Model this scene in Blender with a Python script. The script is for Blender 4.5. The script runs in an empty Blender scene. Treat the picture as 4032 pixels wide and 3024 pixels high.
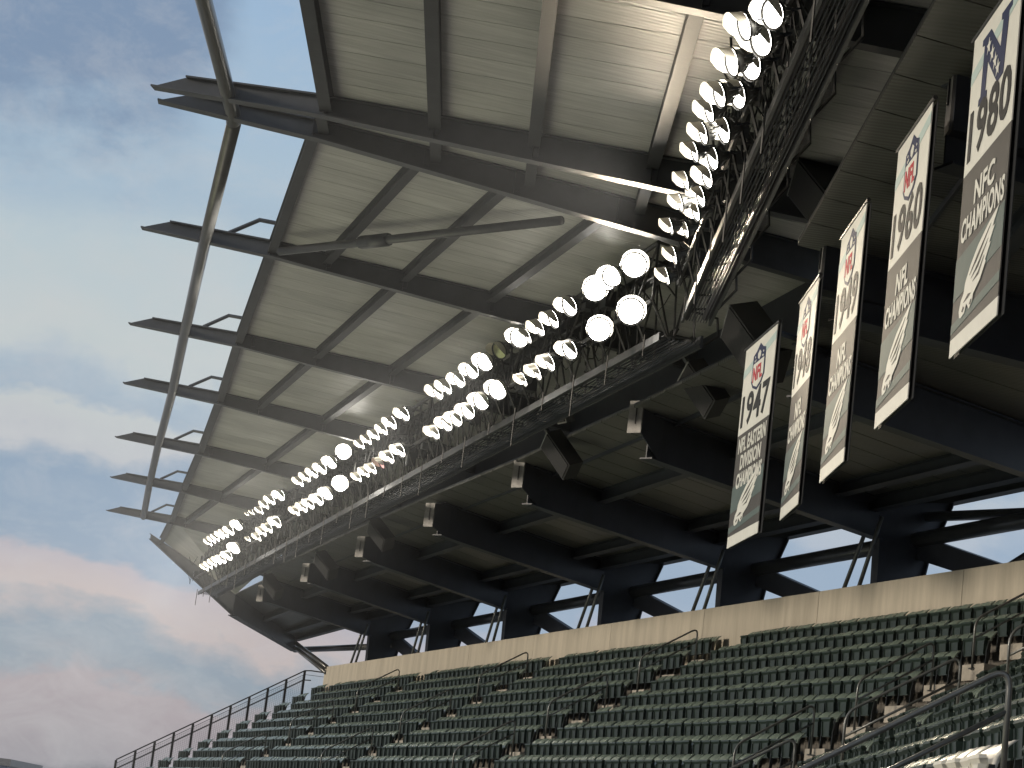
import bpy, bmesh, math, random
from mathutils import Vector, Matrix
random.seed(7)
V = Vector
sc = bpy.context.scene
COL = sc.collection
# ------------------------------------------------------------------ camera
PITCH, ROLL, FPX, CW, CH = 0.203616, 0.1213044, 4919.1, 2212.0, 1659.0
cF = V((0, math.cos(PITCH), math.sin(PITCH)))
cU0 = V((0, -math.sin(PITCH), math.cos(PITCH)))
cR0 = V((1, 0, 0))
cR = math.cos(ROLL) * cR0 + math.sin(ROLL) * cU0
cU = -math.sin(ROLL) * cR0 + math.cos(ROLL) * cU0
cam_d = bpy.data.cameras.new('camera')
cam_d.sensor_width = 36
cam_d.lens = 36 * FPX / CW
cam_d.clip_start = 0.1
cam_d.clip_end = 6000
cam = bpy.data.objects.new('camera', cam_d)
COL.objects.link(cam)
m3 = Matrix((cR, cU, -cF)).transposed()
cam.matrix_world = m3.to_4x4()
sc.camera = cam
# ------------------------------------------------------------------ sky
world = bpy.data.worlds.new('World')
sc.world = world
world.use_nodes = True
NT = world.node_tree
NT.nodes.clear()
def wn(t, **k):
    n = NT.nodes.new(t)
    for a, b in k.items():
        setattr(n, a, b)
    return n
def lin(c):
    return tuple(((v / 255) / 12.92 if v / 255 < .04045 else ((v / 255 + .055) / 1.055) ** 2.4) for v in c)
L = NT.links.new
tc = wn('ShaderNodeTexCoord')
sep = wn('ShaderNodeSeparateXYZ')
L(tc.outputs['Generated'], sep.inputs[0])
def math_n(op, a, b=None, c=None):
    n = wn('ShaderNodeMath', operation=op)
    for i, v in enumerate((a, b, c)):
        if v is None: continue
        if isinstance(v, (int, float)): n.inputs[i].default_value = v
        else: L(v, n.inputs[i])
    return n.outputs[0]
el = math_n('DIVIDE', math_n('ARCSINE', sep.outputs[2]), math.radians(1))     # degrees
az = math_n('DIVIDE', math_n('ARCTAN2', sep.outputs[0], sep.outputs[1]), math.radians(1))
comb = wn('ShaderNodeCombineXYZ')
L(math_n('MULTIPLY', az, .55), comb.inputs[0]); L(el, comb.inputs[1])
def noise(scale, detail, rough, w=0.0, dist=0.0):
    n = wn('ShaderNodeTexNoise', noise_dimensions='4D')
    n.inputs['Scale'].default_value = scale; n.inputs['Detail'].default_value = detail
    n.inputs['Roughness'].default_value = rough; n.inputs['W'].default_value = w
    n.inputs['Distortion'].default_value = dist
    L(comb.outputs[0], n.inputs['Vector'])
    return n.outputs['Fac']
n1 = noise(.26, 7, .55, 3.1, .2)
n2 = noise(1.0, 8, .62, 1.7)
el_w = math_n('ADD', el, math_n('MULTIPLY', math_n('SUBTRACT', n1, .5), 5.6))
el_w = math_n('ADD', el_w, math_n('MULTIPLY', math_n('SUBTRACT', n2, .5), 1.5))
ramp = wn('ShaderNodeValToRGB')
L(math_n('DIVIDE', el_w, 90.0), ramp.inputs[0])
stops = [(-5, (120, 125, 135)), (0, (158, 156, 165)), (1.6, (172, 165, 172)), (2.9, (180, 170, 176)), (3.2, (152, 166, 180)), (4.1, (148, 165, 182)),
         (4.4, (203, 190, 188)), (5.6, (192, 184, 192)), (6.0, (146, 168, 192)), (8.3, (140, 166, 193)), (8.8, (196, 200, 206)),
         (9.5, (200, 207, 209)), (9.9, (160, 182, 203)), (10.4, (178, 196, 210)), (11.0, (203, 212, 213)), (13.4, (192, 209, 217)), (15.0, (170, 195, 215)), (16.2, (172, 198, 218)),
         (20.0, (156, 190, 222)), (28, (138, 172, 214)), (90, (105, 140, 190))]
cr = ramp.color_ramp
while len(cr.elements) > 2: cr.elements.remove(cr.elements[0])
first = True
els = []
for i, (e, c) in enumerate(stops):
    p = max(0, e / 90.0)
    if i == 0: elx = cr.elements[0]; elx.position = 0.0
    elif i == 1: elx = cr.elements[1]; elx.position = 0.003
    else: elx = cr.elements.new(p)
    elx.color = lin(c) + (1,)
# darker blue-grey cloud bank high to the left
azm = wn('ShaderNodeMapRange'); azm.interpolation_type = 'SMOOTHSTEP'
L(math_n('ADD', az, math_n('MULTIPLY', math_n('SUBTRACT', n1, .5), 9.0)), azm.inputs['Value'])
azm.inputs['From Min'].default_value = -7.6; azm.inputs['From Max'].default_value = -10.4
elm = wn('ShaderNodeMapRange'); elm.interpolation_type = 'SMOOTHSTEP'
L(math_n('ADD', el, math_n('MULTIPLY', math_n('SUBTRACT', n2, .5), 4.0)), elm.inputs['Value'])
elm.inputs['From Min'].default_value = 14.8; elm.inputs['From Max'].default_value = 18.0
msk = math_n('MULTIPLY', math_n('MULTIPLY', azm.outputs[0], elm.outputs[0]), .85)
mix = wn('ShaderNodeMix', data_type='RGBA')
L(msk, mix.inputs[0]); L(ramp.outputs[0], mix.inputs[6])
mix.inputs[7].default_value = lin((118, 144, 178)) + (1,)
# thin veil of cloud
veil = wn('ShaderNodeMapRange')
L(noise(.8, 10, .7, 9.0, .6), veil.inputs['Value'])
veil.inputs['From Min'].default_value = .45; veil.inputs['From Max'].default_value = .75
mix2 = wn('ShaderNodeMix', data_type='RGBA')
L(math_n('MULTIPLY', veil.outputs[0], .35), mix2.inputs[0]); L(mix.outputs[2], mix2.inputs[6])
mix2.inputs[7].default_value = lin((214, 214, 216)) + (1,)
sky = wn('ShaderNodeTexSky', sky_type='NISHITA')
sky.sun_disc = False
sky.sun_elevation = math.radians(12.5); sky.sun_rotation = math.radians(-106.7)
bg1 = wn('ShaderNodeBackground'); bg1.inputs[1].default_value = .86
bg2 = wn('ShaderNodeBackground'); bg2.inputs[1].default_value = .004
L(mix2.outputs[2], bg1.inputs[0]); L(sky.outputs[0], bg2.inputs[0])
ad = wn('ShaderNodeAddShader'); L(bg1.outputs[0], ad.inputs[0]); L(bg2.outputs[0], ad.inputs[1])
hs_ = wn('ShaderNodeHueSaturation'); hs_.inputs['Saturation'].default_value = .88
L(mix2.outputs[2], hs_.inputs['Color'])
pm = wn('ShaderNodeMapRange'); pm.interpolation_type = 'SMOOTHSTEP'; L(az, pm.inputs['Value'])
pm.inputs['From Min'].default_value = -4.5; pm.inputs['From Max'].default_value = 1.0
mix3 = wn('ShaderNodeMix', data_type='RGBA'); L(math_n('MULTIPLY', pm.outputs[0], .5), mix3.inputs[0]); L(hs_.outputs[0], mix3.inputs[6])
mix3.inputs[7].default_value = lin((180, 199, 221)) + (1,)
L(mix3.outputs[2], bg1.inputs[0])
wo = wn('ShaderNodeOutputWorld'); L(ad.outputs[0], wo.inputs[0])
# ------------------------------------------------------------------ sun (low, behind thin cloud)
sd = bpy.data.lights.new('sun', 'SUN'); sd.energy = 2.1; sd.angle = math.radians(8); sd.color = (1, .87, .70)
so = bpy.data.objects.new('sun', sd); COL.objects.link(so)
sdir = V((-1, -.30, math.tan(math.radians(13))))
so.rotation_euler = (sdir).to_track_quat('Z', 'Y').to_euler()
sc.view_settings.view_transform = 'Standard'
sc.view_settings.look = 'None'
sc.view_settings.exposure = 0
sc.view_settings.gamma = 1
sc.view_settings.use_curve_mapping = False
GLOW_HAZE = .000045      # density of the volume added for lamp glow
BEAM = 125000.0     # power of each bank's focused beam on the field
LAMP = 22.0        # emission of the lit floodlight lenses
# ------------------------------------------------------------------ helpers
def ray(x, y):                       # photo pixel (4032 x 3024) -> direction
    x /= 1.8228; y /= 1.8228
    return cR * ((x - CW / 2) / FPX) - cU * ((y - CH / 2) / FPX) + cF
def at_h(x, y, h):
    r = ray(x, y); return r * (h / r.z)
def at_plane(x, y, n, o):
    r = ray(x, y); return r * (o / r.dot(n))
def pv(x, y):                        # 2212-wide view pixel -> photo pixel
    return x * 1.8228, y * 1.8228
def zx(x, y, x0, y0, s):
    return x0 + x / s, y0 + y / s
D = V((-0.30547046, 0.95220155, 0)); N = V((0.95220155, 0.30547046, 0))      # far stand: along, back
a_ = math.radians(.5)
D2 = V((math.sin(a_), math.cos(a_), 0)); N2 = V((D2.y, -D2.x, 0))            # near stand
UP = V((0, 0, 1))
def far(s, off, h): return D * s + N * off + UP * h
def near(s, off, h): return D2 * s + N2 * off + UP * h
OFF = lambda j: 25.4 - .82 * j
OFN = lambda j: 5.85 - .82 * (j - 8)
LED = lambda j: 6.568 - .5214 * j                                            # top of folded seats
TRE = lambda j: LED(j) - .78
def setp(o, label=None, cat=None, group=None, kind=None):
    if label: o['label'] = label
    if cat: o['category'] = cat
    if group: o['group'] = group
    if kind: o['kind'] = kind
    return o
def thing(name, label, cat, loc=(0, 0, 0), group=None):
    o = bpy.data.objects.new(name, None); COL.objects.link(o); o.location = loc
    o.empty_display_size = .2
    return setp(o, label, cat, group)
class MB:
    def __init__(s): s.v = []; s.f = []; s.uv = None
    def poly(s, pts):
        b = len(s.v); s.v += [tuple(p) for p in pts]; s.f.append(tuple(range(b, b + len(pts)))); return s
    def hexa(s, p):                   # 8 pts: bottom 4, top 4
        b = len(s.v); s.v += [tuple(q) for q in p]
        for f in ((0, 3, 2, 1), (4, 5, 6, 7), (0, 1, 5, 4), (1, 2, 6, 5), (2, 3, 7, 6), (3, 0, 4, 7)):
            s.f.append(tuple(b + i for i in f))
        return s
    def box(s, c, x, y, z):           # centre, half vectors
        c = V(c); x = V(x); y = V(y); z = V(z)
        return s.hexa([c - x - y - z, c + x - y - z, c + x + y - z, c - x + y - z, c - x - y + z, c + x - y + z, c + x + y + z, c - x + y + z])
    def bar(s, A, B, w, t, up=UP):    # rectangular bar from A to B, w wide, t high
        A = V(A); B = V(B); d = (B - A); L_ = d.length
        if L_ < 1e-6: return s
        d.normalize(); x = d.cross(up)
        if x.length < 1e-4: x = d.cross(V((1, 0, 0)))
        x.normalize(); z = x.cross(d).normalized()
        return s.box((A + B) / 2, d * (L_ / 2), x * (w / 2), z * (t / 2))
    def tube(s, pts, r, n=8, cap=True):
        pts = [V(p) for p in pts]; rings = []
        ref = None
        for i, p in enumerate(pts):
            if i == 0: t = pts[1] - p
            elif i == len(pts) - 1: t = p - pts[i - 1]
            else: t = (pts[i + 1] - p).normalized() + (p - pts[i - 1]).normalized()
            t.normalize()
            if ref is None:
                ref = t.cross(UP) if abs(t.z) < .95 else t.cross(V((1, 0, 0)))
                ref.normalize()
            x = (ref - t * ref.dot(t)).normalized(); ref = x; y = t.cross(x)
            b = len(s.v)
            for k in range(n):
                a = 2 * math.pi * k / n
                s.v.append(tuple(p + (x * math.cos(a) + y * math.sin(a)) * r))
            rings.append(b)
        for i in range(len(rings) - 1):
            a, b = rings[i], rings[i + 1]
            for k in range(n):
                k2 = (k + 1) % n
                s.f.append((a + k, a + k2, b + k2, b + k))
        if cap:
            s.f.append(tuple(rings[0] + k for k in reversed(range(n)))); s.f.append(tuple(rings[-1] + k for k in range(n)))
        return s
    def prism(s, pts, n, t):          # outline pts extruded along n by t
        pts = [V(p) for p in pts]; n = V(n) * t; b = len(s.v); k = len(pts)
        s.v += [tuple(p) for p in pts] + [tuple(p + n) for p in pts]
        s.f.append(tuple(range(b, b + k))); s.f.append(tuple(b + k + i for i in reversed(range(k))))
        for i in range(k):
            j = (i + 1) % k; s.f.append((b + i, b + k + i, b + k + j, b + j))
        return s
    def ibeam(s, A, B, dA, dB, fw, tf=.03, tw=.02):   # bottom centre line A->B, depths, flange width
        A = V(A); B = V(B); d = (B - A).normalized(); x = d.cross(UP).normalized()
        h = fw / 2
        for z0a, z1a, z0b, z1b, w in ((0, tf, 0, tf, h), (tf, dA - tf, tf, dB - tf, tw / 2), (dA - tf, dA, dB - tf, dB, h)):
            s.hexa([A - x * w + UP * z0a, A + x * w + UP * z0a, B + x * w + UP * z0b, B - x * w + UP * z0b,
                    A - x * w + UP * z1a, A + x * w + UP * z1a, B + x * w + UP * z1b, B - x * w + UP * z1b])
        return s
    def build(s, name, mat, parent=None, smooth=False, uvf=None):
        me = bpy.data.meshes.new(name); me.from_pydata(s.v, [], s.f); me.update()
        if mat: me.materials.append(mat)
        if uvf:
            uv = me.uv_layers.new(name='UVMap')
            for lp in me.loops:
                uv.data[lp.index].uv = uvf(V(s.v[lp.vertex_index]))
        if smooth:
            me.shade_smooth()
        o = bpy.data.objects.new(name, me); COL.objects.link(o)
        if parent:
            o.parent = parent
            if parent.parent: o.location = (0, 0, 0)
            o.matrix_parent_inverse = Matrix.Translation(-V(parent.location)) if parent.location.length > 0 and parent.type == 'EMPTY' else Matrix()
        return o
# ------------------------------------------------------------------ materials
def mat(name, col, rough=.6, metal=0.0, var=.15, scale=3.0, bump=0.0, bscale=30, spec=.5, streak=None, emit=None):
    m = bpy.data.materials.new(name); m.use_nodes = True; t = m.node_tree; t.nodes.clear()
    o = t.nodes.new('ShaderNodeOutputMaterial'); b = t.nodes.new('ShaderNodeBsdfPrincipled'); t.links.new(b.outputs[0], o.inputs[0])
    b.inputs['Roughness'].default_value = rough; b.inputs['Metallic'].default_value = metal
    b.inputs['Specular IOR Level'].default_value = spec
    tcn = t.nodes.new('ShaderNodeTexCoord'); nz = t.nodes.new('ShaderNodeTexNoise')
    nz.inputs['Scale'].default_value = scale; nz.inputs['Detail'].default_value = 8; nz.inputs['Roughness'].default_value = .65
    src = tcn.outputs['Object']
    if streak:
        mp = t.nodes.new('ShaderNodeMapping'); mp.inputs['Scale'].default_value = streak; t.links.new(src, mp.inputs[0]); t.links.new(mp.outputs[0], nz.inputs['Vector'])
    else: t.links.new(src, nz.inputs['Vector'])
    mr = t.nodes.new('ShaderNodeMapRange'); t.links.new(nz.outputs['Fac'], mr.inputs[0])
    mr.inputs['From Min'].default_value = .3; mr.inputs['From Max'].default_value = .7
    mr.inputs['To Min'].default_value = 1 - var; mr.inputs['To Max'].default_value = 1 + var
    oi = t.nodes.new('ShaderNodeObjectInfo'); mo = t.nodes.new('ShaderNodeMapRange'); t.links.new(oi.outputs['Random'], mo.inputs[0])
    mo.inputs['To Min'].default_value = 1 - var * .4; mo.inputs['To Max'].default_value = 1 + var * .4
    mu = t.nodes.new('ShaderNodeMath'); mu.operation = 'MULTIPLY'; t.links.new(mr.outputs[0], mu.inputs[0]); t.links.new(mo.outputs[0], mu.inputs[1])
    vm = t.nodes.new('ShaderNodeVectorMath'); vm.operation = 'SCALE'; vm.inputs[0].default_value = col
    t.links.new(mu.outputs[0], vm.inputs['Scale']); t.links.new(vm.outputs[0], b.inputs['Base Color'])
    if bump:
        n2_ = t.nodes.new('ShaderNodeTexNoise'); n2_.inputs['Scale'].default_value = bscale; n2_.inputs['Detail'].default_value = 5
        t.links.new(tcn.outputs['Object'], n2_.inputs['Vector'])
        bp = t.nodes.new('ShaderNodeBump'); bp.inputs['Strength'].default_value = bump; bp.inputs['Distance'].default_value = .02
        t.links.new(n2_.outputs['Fac'], bp.inputs['Height']); t.links.new(bp.outputs[0], b.inputs['Normal'])
    if emit:
        b.inputs['Emission Color'].default_value = emit[0] + (1,); b.inputs['Emission Strength'].default_value = emit[1]
    return m
def deck_mat(name, col):
    m = mat(name, col, .42, 0, .22, 1.0, streak=(1, 1, 1)); t = m.node_tree
    b = [n for n in t.nodes if n.type == 'BSDF_PRINCIPLED'][0]
    nz = [n for n in t.nodes if n.type == 'TEX_NOISE'][0]
    uv = t.nodes.new('ShaderNodeUVMap')
    mp = t.nodes.new('ShaderNodeMapping'); mp.inputs['Scale'].default_value = (6.0, .35, 1); t.links.new(uv.outputs[0], mp.inputs[0]); t.links.new(mp.outputs[0], nz.inputs['Vector'])
    nz.inputs['Scale'].default_value = 1.6
    st_ = t.nodes.new('ShaderNodeTexNoise'); st_.inputs['Scale'].default_value = .55; st_.inputs['Detail'].default_value = 6; t.links.new([n for n in t.nodes if n.type == 'TEX_COORD'][0].outputs['Object'], st_.inputs['Vector'])
    sr = t.nodes.new('ShaderNodeMapRange'); sr.inputs['From Min'].default_value = .35; sr.inputs['From Max'].default_value = .7; sr.inputs['To Min'].default_value = .82; sr.inputs['To Max'].default_value = 1.1
    t.links.new(st_.outputs['Fac'], sr.inputs[0]); mo_ = [n for n in t.nodes if n.type == 'MATH'][0]
    m2_ = t.nodes.new('ShaderNodeMath'); m2_.operation = 'MULTIPLY'; t.links.new(mo_.outputs[0], m2_.inputs[0]); t.links.new(sr.outputs[0], m2_.inputs[1])
    vm_ = [n for n in t.nodes if n.type == 'VECT_MATH'][0]; t.links.new(m2_.outputs[0], vm_.inputs['Scale'])
    w = t.nodes.new('ShaderNodeTexWave'); w.wave_type = 'BANDS'; w.bands_direction = 'X'; w.inputs['Scale'].default_value = 2.6; w.inputs['Distortion'].default_value = .0
    t.links.new(uv.outputs[0], w.inputs['Vector'])
    bp = t.nodes.new('ShaderNodeBump'); bp.inputs['Strength'].default_value = .18; bp.inputs['Distance'].default_value = .02
    t.links.new(w.outputs['Fac'], bp.inputs['Height']); t.links.new(bp.outputs[0], b.inputs['Normal'])
    return m
M = {}
M['steel'] = mat('painted_steel', (.044, .046, .050), .45, 0, .25, 1.5, .12, 14)
M['purlin'] = mat('purlin_steel', (.030, .032, .036), .5, 0, .3, 1.5, .12, 14)
M['steel_dark'] = mat('dark_steel', (.028, .033, .044), .5, 0, .25, 1.5)
M['galv'] = mat('galvanised_steel', (.15, .145, .14), .5, .3, .3, 6, .1, 30)
M['pipe'] = mat('pipe_steel', (.075, .075, .072), .3, .3, .2, 1.5)
M['pipe_dark'] = mat('painted_pipe', (.05, .053, .06), .28, .3, .2, 1.5)
M['truss'] = mat('truss_steel', (.05, .05, .05), .5, .3, .35, 5)
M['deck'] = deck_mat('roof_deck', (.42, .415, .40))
M['deck_shade'] = deck_mat('roof_deck_inner_shade', (.085, .085, .078))  # same sheets as the outer deck, with under-roof shade put into the colour
M['concrete'] = mat('beige_concrete', (.43, .39, .32), .85, 0, .17, 1.0, .15, 12, streak=(2.6, 2.6, .3))
M['step'] = mat('step_concrete', (.36, .33, .28), .85, 0, .3, 3)
M['tread'] = mat('terrace_concrete', (.13, .12, .105), .85, 0, .25, 2, .2, 10)
M['seat'] = mat('green_seat_back_sheen', (.17, .215, .18), .26, 0, .35, 1.3, spec=.8)  # backrests: dark green plastic, paled to put its gloss highlight into the colour
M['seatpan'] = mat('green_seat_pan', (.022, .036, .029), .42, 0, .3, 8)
M['iron'] = mat('seat_ironwork', (.012, .015, .015), .5)
M['white_seat'] = mat('white_seat_plastic', (.72, .70, .62), .4, 0, .06, 8)
M['rail'] = mat('handrail_steel', (.15, .155, .15), .32, .4, .2, 5)
M['black'] = mat('black_metal', (.015, .015, .016), .5)
M['housing'] = mat('lamp_housing', (.22, .22, .21), .4, .5, .3, 8)
M['visor'] = mat('lamp_visor', (.74, .70, .60), .32, .2, .2, 12)
M['lens'] = mat('lit_lens', (.9, .9, .9), .2, emit=((1, .955, .87), LAMP))
M['lens_warm'] = mat('lit_lens_warm', (.9, .9, .9), .2, emit=((1, .80, .52), LAMP))
M['lens_red'] = mat('red_lens', (.9, .5, .48), .2, emit=((1, .52, .5), .75))
M['lens_off'] = mat('unlit_lens', (.35, .36, .22), .12, .6, .7, 14)
M['speaker'] = mat('speaker_cloth', (.018, .018, .02), .85, 0, .3, 30)
M['cable'] = mat('cable_rubber', (.02, .02, .02), .6)
M['ban_white'] = mat('banner_white', (.60, .60, .57), .8, 0, .06, 3, .6, 1.2)
M['ban_grey'] = mat('banner_charcoal', (.062, .059, .059), .8, 0, .15, 1.5, .6, 1.2)
M['ban_teal'] = mat('banner_teal', (.085, .115, .115), .8, 0, .1, 2, .6, 1.2)
M['ban_pale'] = mat('banner_pale_teal', (.40, .50, .50), .8, 0, .05, 2)
M['ban_navy'] = mat('banner_navy', (.012, .02, .07), .8, 0, .05)
M['ban_red'] = mat('banner_red', (.42, .03, .05), .8, 0, .05)
M['ban_black'] = mat('banner_black', (.012, .013, .016), .8, 0, .05)
M['grass'] = mat('turf', (.125, .135, .09), .9, 0, .2, .05)
M['ground'] = mat('grey_ground', (.20, .19, .17), .9, 0, .2, .02)
# ------------------------------------------------------------------ setting
g = MB().poly([(-700, -700, -32.2), (700, -700, -32.2), (700, 700, -32.2), (-700, 700, -32.2)]).build('ground', M['ground']); setp(g, kind='structure')
g = MB().hexa([(-110, -60, -32.19), (-28, -60, -32.19), (-28, 120, -32.19), (-110, 120, -32.19), (-110, -60, -32.0), (-28, -60, -32.0), (-28, 120, -32.0), (-110, 120, -32.0)]).build('playing_field', M['grass']); setp(g, kind='structure')
# terrace: stepped concrete along a bent line
def join(offn, offf):                 # meeting point of a near row line and a far row line
    # n2.P = offn ; n.P = offf
    det = N2.x * N.y - N2.y * N.x
    return V(((offn * N.y - N2.y * offf) / det, (N2.x * offf - offn * N.x) / det, 0))
SL, SR = 104.6, -6.0
mb = MB()
for j in range(0, 17):
    z1 = TRE(j); z0 = TRE(j + 1)
    fo, bo = OFF(j) - .36, OFF(j) + .46
    fn, bn = OFN(j) - .36, OFN(j) + .46
    if j == 0: bo = 26.0; bn = OFN(0) + .6
    lineF = [near(SR, fn, 0), join(fn, fo), far(SL, fo, 0)]
    lineB = [near(SR, bn, 0), join(bn, bo), far(SL, bo, 0)]
    for k in range(2):
        a, b, c, d = lineF[k], lineF[k + 1], lineB[k + 1], lineB[k]
        mb.hexa([a + UP * (z0 - .3), b + UP * (z0 - .3), c + UP * (z0 - .3), d + UP * (z0 - .3), a + UP * z1, b + UP * z1, c + UP * z1, d + UP * z1])
setp(mb.build('terrace', M['tread']), kind='structure')
# parapet wall with its precast panels
wall = thing('parapet_wall', 'long beige concrete parapet wall behind the top row of seats', 'wall', far(70, 26.1, TRE(0)))
s0 = 104.2; k = 0
jn = join(OFN(0) + .6, 26.0); send = jn.dot(D) + .02
while s0 > send + .5:
    s1 = max(s0 - 7.3, send)
    a, b = far(s0, 26.0, TRE(0) - .4), far(s1 + .018, 26.0, TRE(0) - .4)
    zt = 7.63
    mb = MB(); n = N * .32
    mb.hexa([a, b, b + n, a + n, V((a.x, a.y, zt)), V((b.x, b.y, zt)), V((b.x, b.y, zt)) + n, V((a.x, a.y, zt)) + n])
    mb.build('wall_panel', M['concrete'], wall)
    s0 = s1
a, b = near(jn.dot(D2) , OFN(0) + .6, TRE(0) - .4), near(10, OFN(0) + .6, TRE(0) - .4)
MB().hexa([a, b, b + N2 * .32, a + N2 * .32, V((a.x, a.y, 7.63)), V((b.x, b.y, 7.63)), V((b.x, b.y, 7.63)) + N2 * .32, V((a.x, a.y, 7.63)) + N2 * .32]).build('wall_panel', M['concrete'], wall)
# ------------------------------------------------------------------ canopy
HP, HE, HT, HG = 12.434, 12.2706, 12.5718, 9.3269
tips = {1: (341.1, 219.9), 2: (305.4, 493.7), 3: (279.3, 700.4), 4: (266.6, 828.2), 5: (249.8, 944.8), 6: (239.3, 1031.5), 7: (230.6, 1103.4)}
eaves = {1: (672.5, 317.5), 2: (586.2, 571.5), 3: (520.1, 760.9), 4: (476.8, 882.7), 5: (438.4, 988.9), 6: (406.7, 1073.1), 7: (383.7, 1139.4)}
pipes = {1: (505, 267.9), 2: (441, 529.1), 3: (397, 726.9), 4: (371, 852.4), 5: (341, 965.2), 6: (322, 1050.7), 7: (310, 1116.5)}
plates = {2: (1369.5, 935.2), 3: (1116.3, 1053.3), 4: (924.4, 1137.6), 5: (775, 1203.4), 6: (656.4, 1257), 7: (560, 1299.4)}
T = {i: at_h(*pv(*q), HT) for i, q in tips.items()}
Ev = {i: at_h(*pv(*q), HE) for i, q in eaves.items()}
Pp = {i: at_h(*pv(*q), HP + .05) for i, q in pipes.items()}
G = {i: at_h(*pv(*q), HG) for i, q in plates.items()}
G[1] = V((4.75, 40.3, HG))
NTR = V((.969, .248, 0)).normalized(); OTR = NTR.dot(V((2.77, 48.82, 0)))     # line of the girder fronts
DTR = V((-NTR.y, NTR.x, 0))
canopy = thing('stadium_canopy', 'far straight part of the grey steel canopy, its open rafter tips reaching over the sky', 'canopy', far(70, 20, 9))
canopy2 = thing('stadium_canopy', 'near part of the grey steel canopy, at the top of the picture', 'canopy', near(33, 5, 9))
def rib_line(Tp, Gp):                 # returns function l -> (bottom point, depth)
    v = (Gp - Tp); v.z = 0; Lg = v.length; v.normalize()
    def f(l):
        h = HT - .103 * min(l, 3) - .148 * max(0, l - 3)
        dep = .28 + .032 * l
        return V((Tp.x, Tp.y, 0)) + v * l + UP * h, dep
    return f, v, Lg
def rafter(Tp, Gp, parent, extra=1.2, fw=.26):
    f, v, Lg = rib_line(Tp, Gp)
    A, dA = f(0); E1, dE = f(3.0); B, dB = f(Lg + extra)
    x = v.cross(UP)
    mb = MB()
    mb.ibeam(E1, B, dE, dB, fw, .03, .025)
    # outer end cut on a slant
    A1, dA1 = f(.62)
    mb.ibeam(A1, E1, dA1, dE, fw, .03, .025)
    h = fw / 2
    mb.hexa([A - x * h, A + x * h, A1 + x * h, A1 - x * h, A - x * h + UP * .03, A + x * h + UP * .03, A1 + x * h + UP * .03, A1 - x * h + UP * .03])
    w = .0125
    mb.prism([A + UP * .03 + x * w, A1 + UP * .03 + x * w, A1 + UP * dA1 + x * w], -x, 2 * w)
    o = mb.build('rafter', M['steel'], parent)
    return f, v, Lg
RF = {}
for i in range(1, 8):
    RF[i] = rafter(T[i], G[i], canopy)
# near part
TN, GN = {}, {}
Ta = at_h(*pv(329.6, 190), HT)
TN[0] = Ta; GN[0] = V((4.7, Ta.y - 2.1, HG))
for k in (1, 2, 3):
    TN[k] = Ta + V((.05 * k, -8.9 * k + .0, 0)); GN[k] = GN[0] + V((0, -8.9 * k, 0))
# keep the second near rafter where it crosses the top of the picture
TN[1].y = 30.4; GN[1].y = 28.6
RN = {}
for k in range(4): RN[k] = rafter(TN[k], GN[k], canopy2)
# front pipe
fp = [Pp[i] for i in range(1, 8)]
MB().tube(fp, .135, 16).build('edge_pipe', M['pipe'], canopy, smooth=True)
a = at_h(*pv(505, 250), HP + .12); b = at_h(*pv(440, 0), HP + .12)
MB().tube([fp[0] + V((0, -.1, 0)), a, b, b + (b - a).normalized() * 22], .135, 16).build('edge_pipe', M['pipe'], canopy2, smooth=True)
# purlins: lateral position measured from the girder-front line
def cross_at(R, off, n, extra=0.0):   # point on a rib where n.P = off
    f, v, Lg = R
    p0, _ = f(0); l = (off - n.dot(p0)) / n.dot(v)
    return f(l)
def purlin(A, B, drop_a, drop_b, parent, depth=.24, fw=.19, mt='purlin', name='purlin'):
    # A,B are deck-level points
    a = V(A) - UP * (depth + drop_a); b = V(B) - UP * (depth + drop_b)
    d = (b - a).normalized()
    MB().ibeam(a + d * .02, b - d * .02, depth - .002, depth - .002, fw, .02, .014).build(name, M[mt], parent)
def top(pd): return pd[0] + UP * pd[1]
for i in range(1, 7):
    ea, eb = RF[i], RF[i + 1]
    # eave beam
    pa = ea[0]((Ev[i] - T[i]).dot(ea[1]) + .05); pb = eb[0]((Ev[i + 1] - T[i + 1]).dot(eb[1]) + .05)
    purlin(top(pa), top(pb), 0, 0, canopy, .29, .2, name='eave_beam')
    for off in (-6.92, -5.25, -3.35, -1.35):
        qa = cross_at(ea, OTR + off, NTR); qb = cross_at(eb, OTR + off, NTR)
        # only where it lies inboard of the eave
        la = (qa[0] - pa[0]).dot(ea[1]); lb = (qb[0] - pb[0]).dot(eb[1])
        if la < .5 or lb < .5: continue
        purlin(top(qa), top(qb), 0, 0, canopy)
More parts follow.
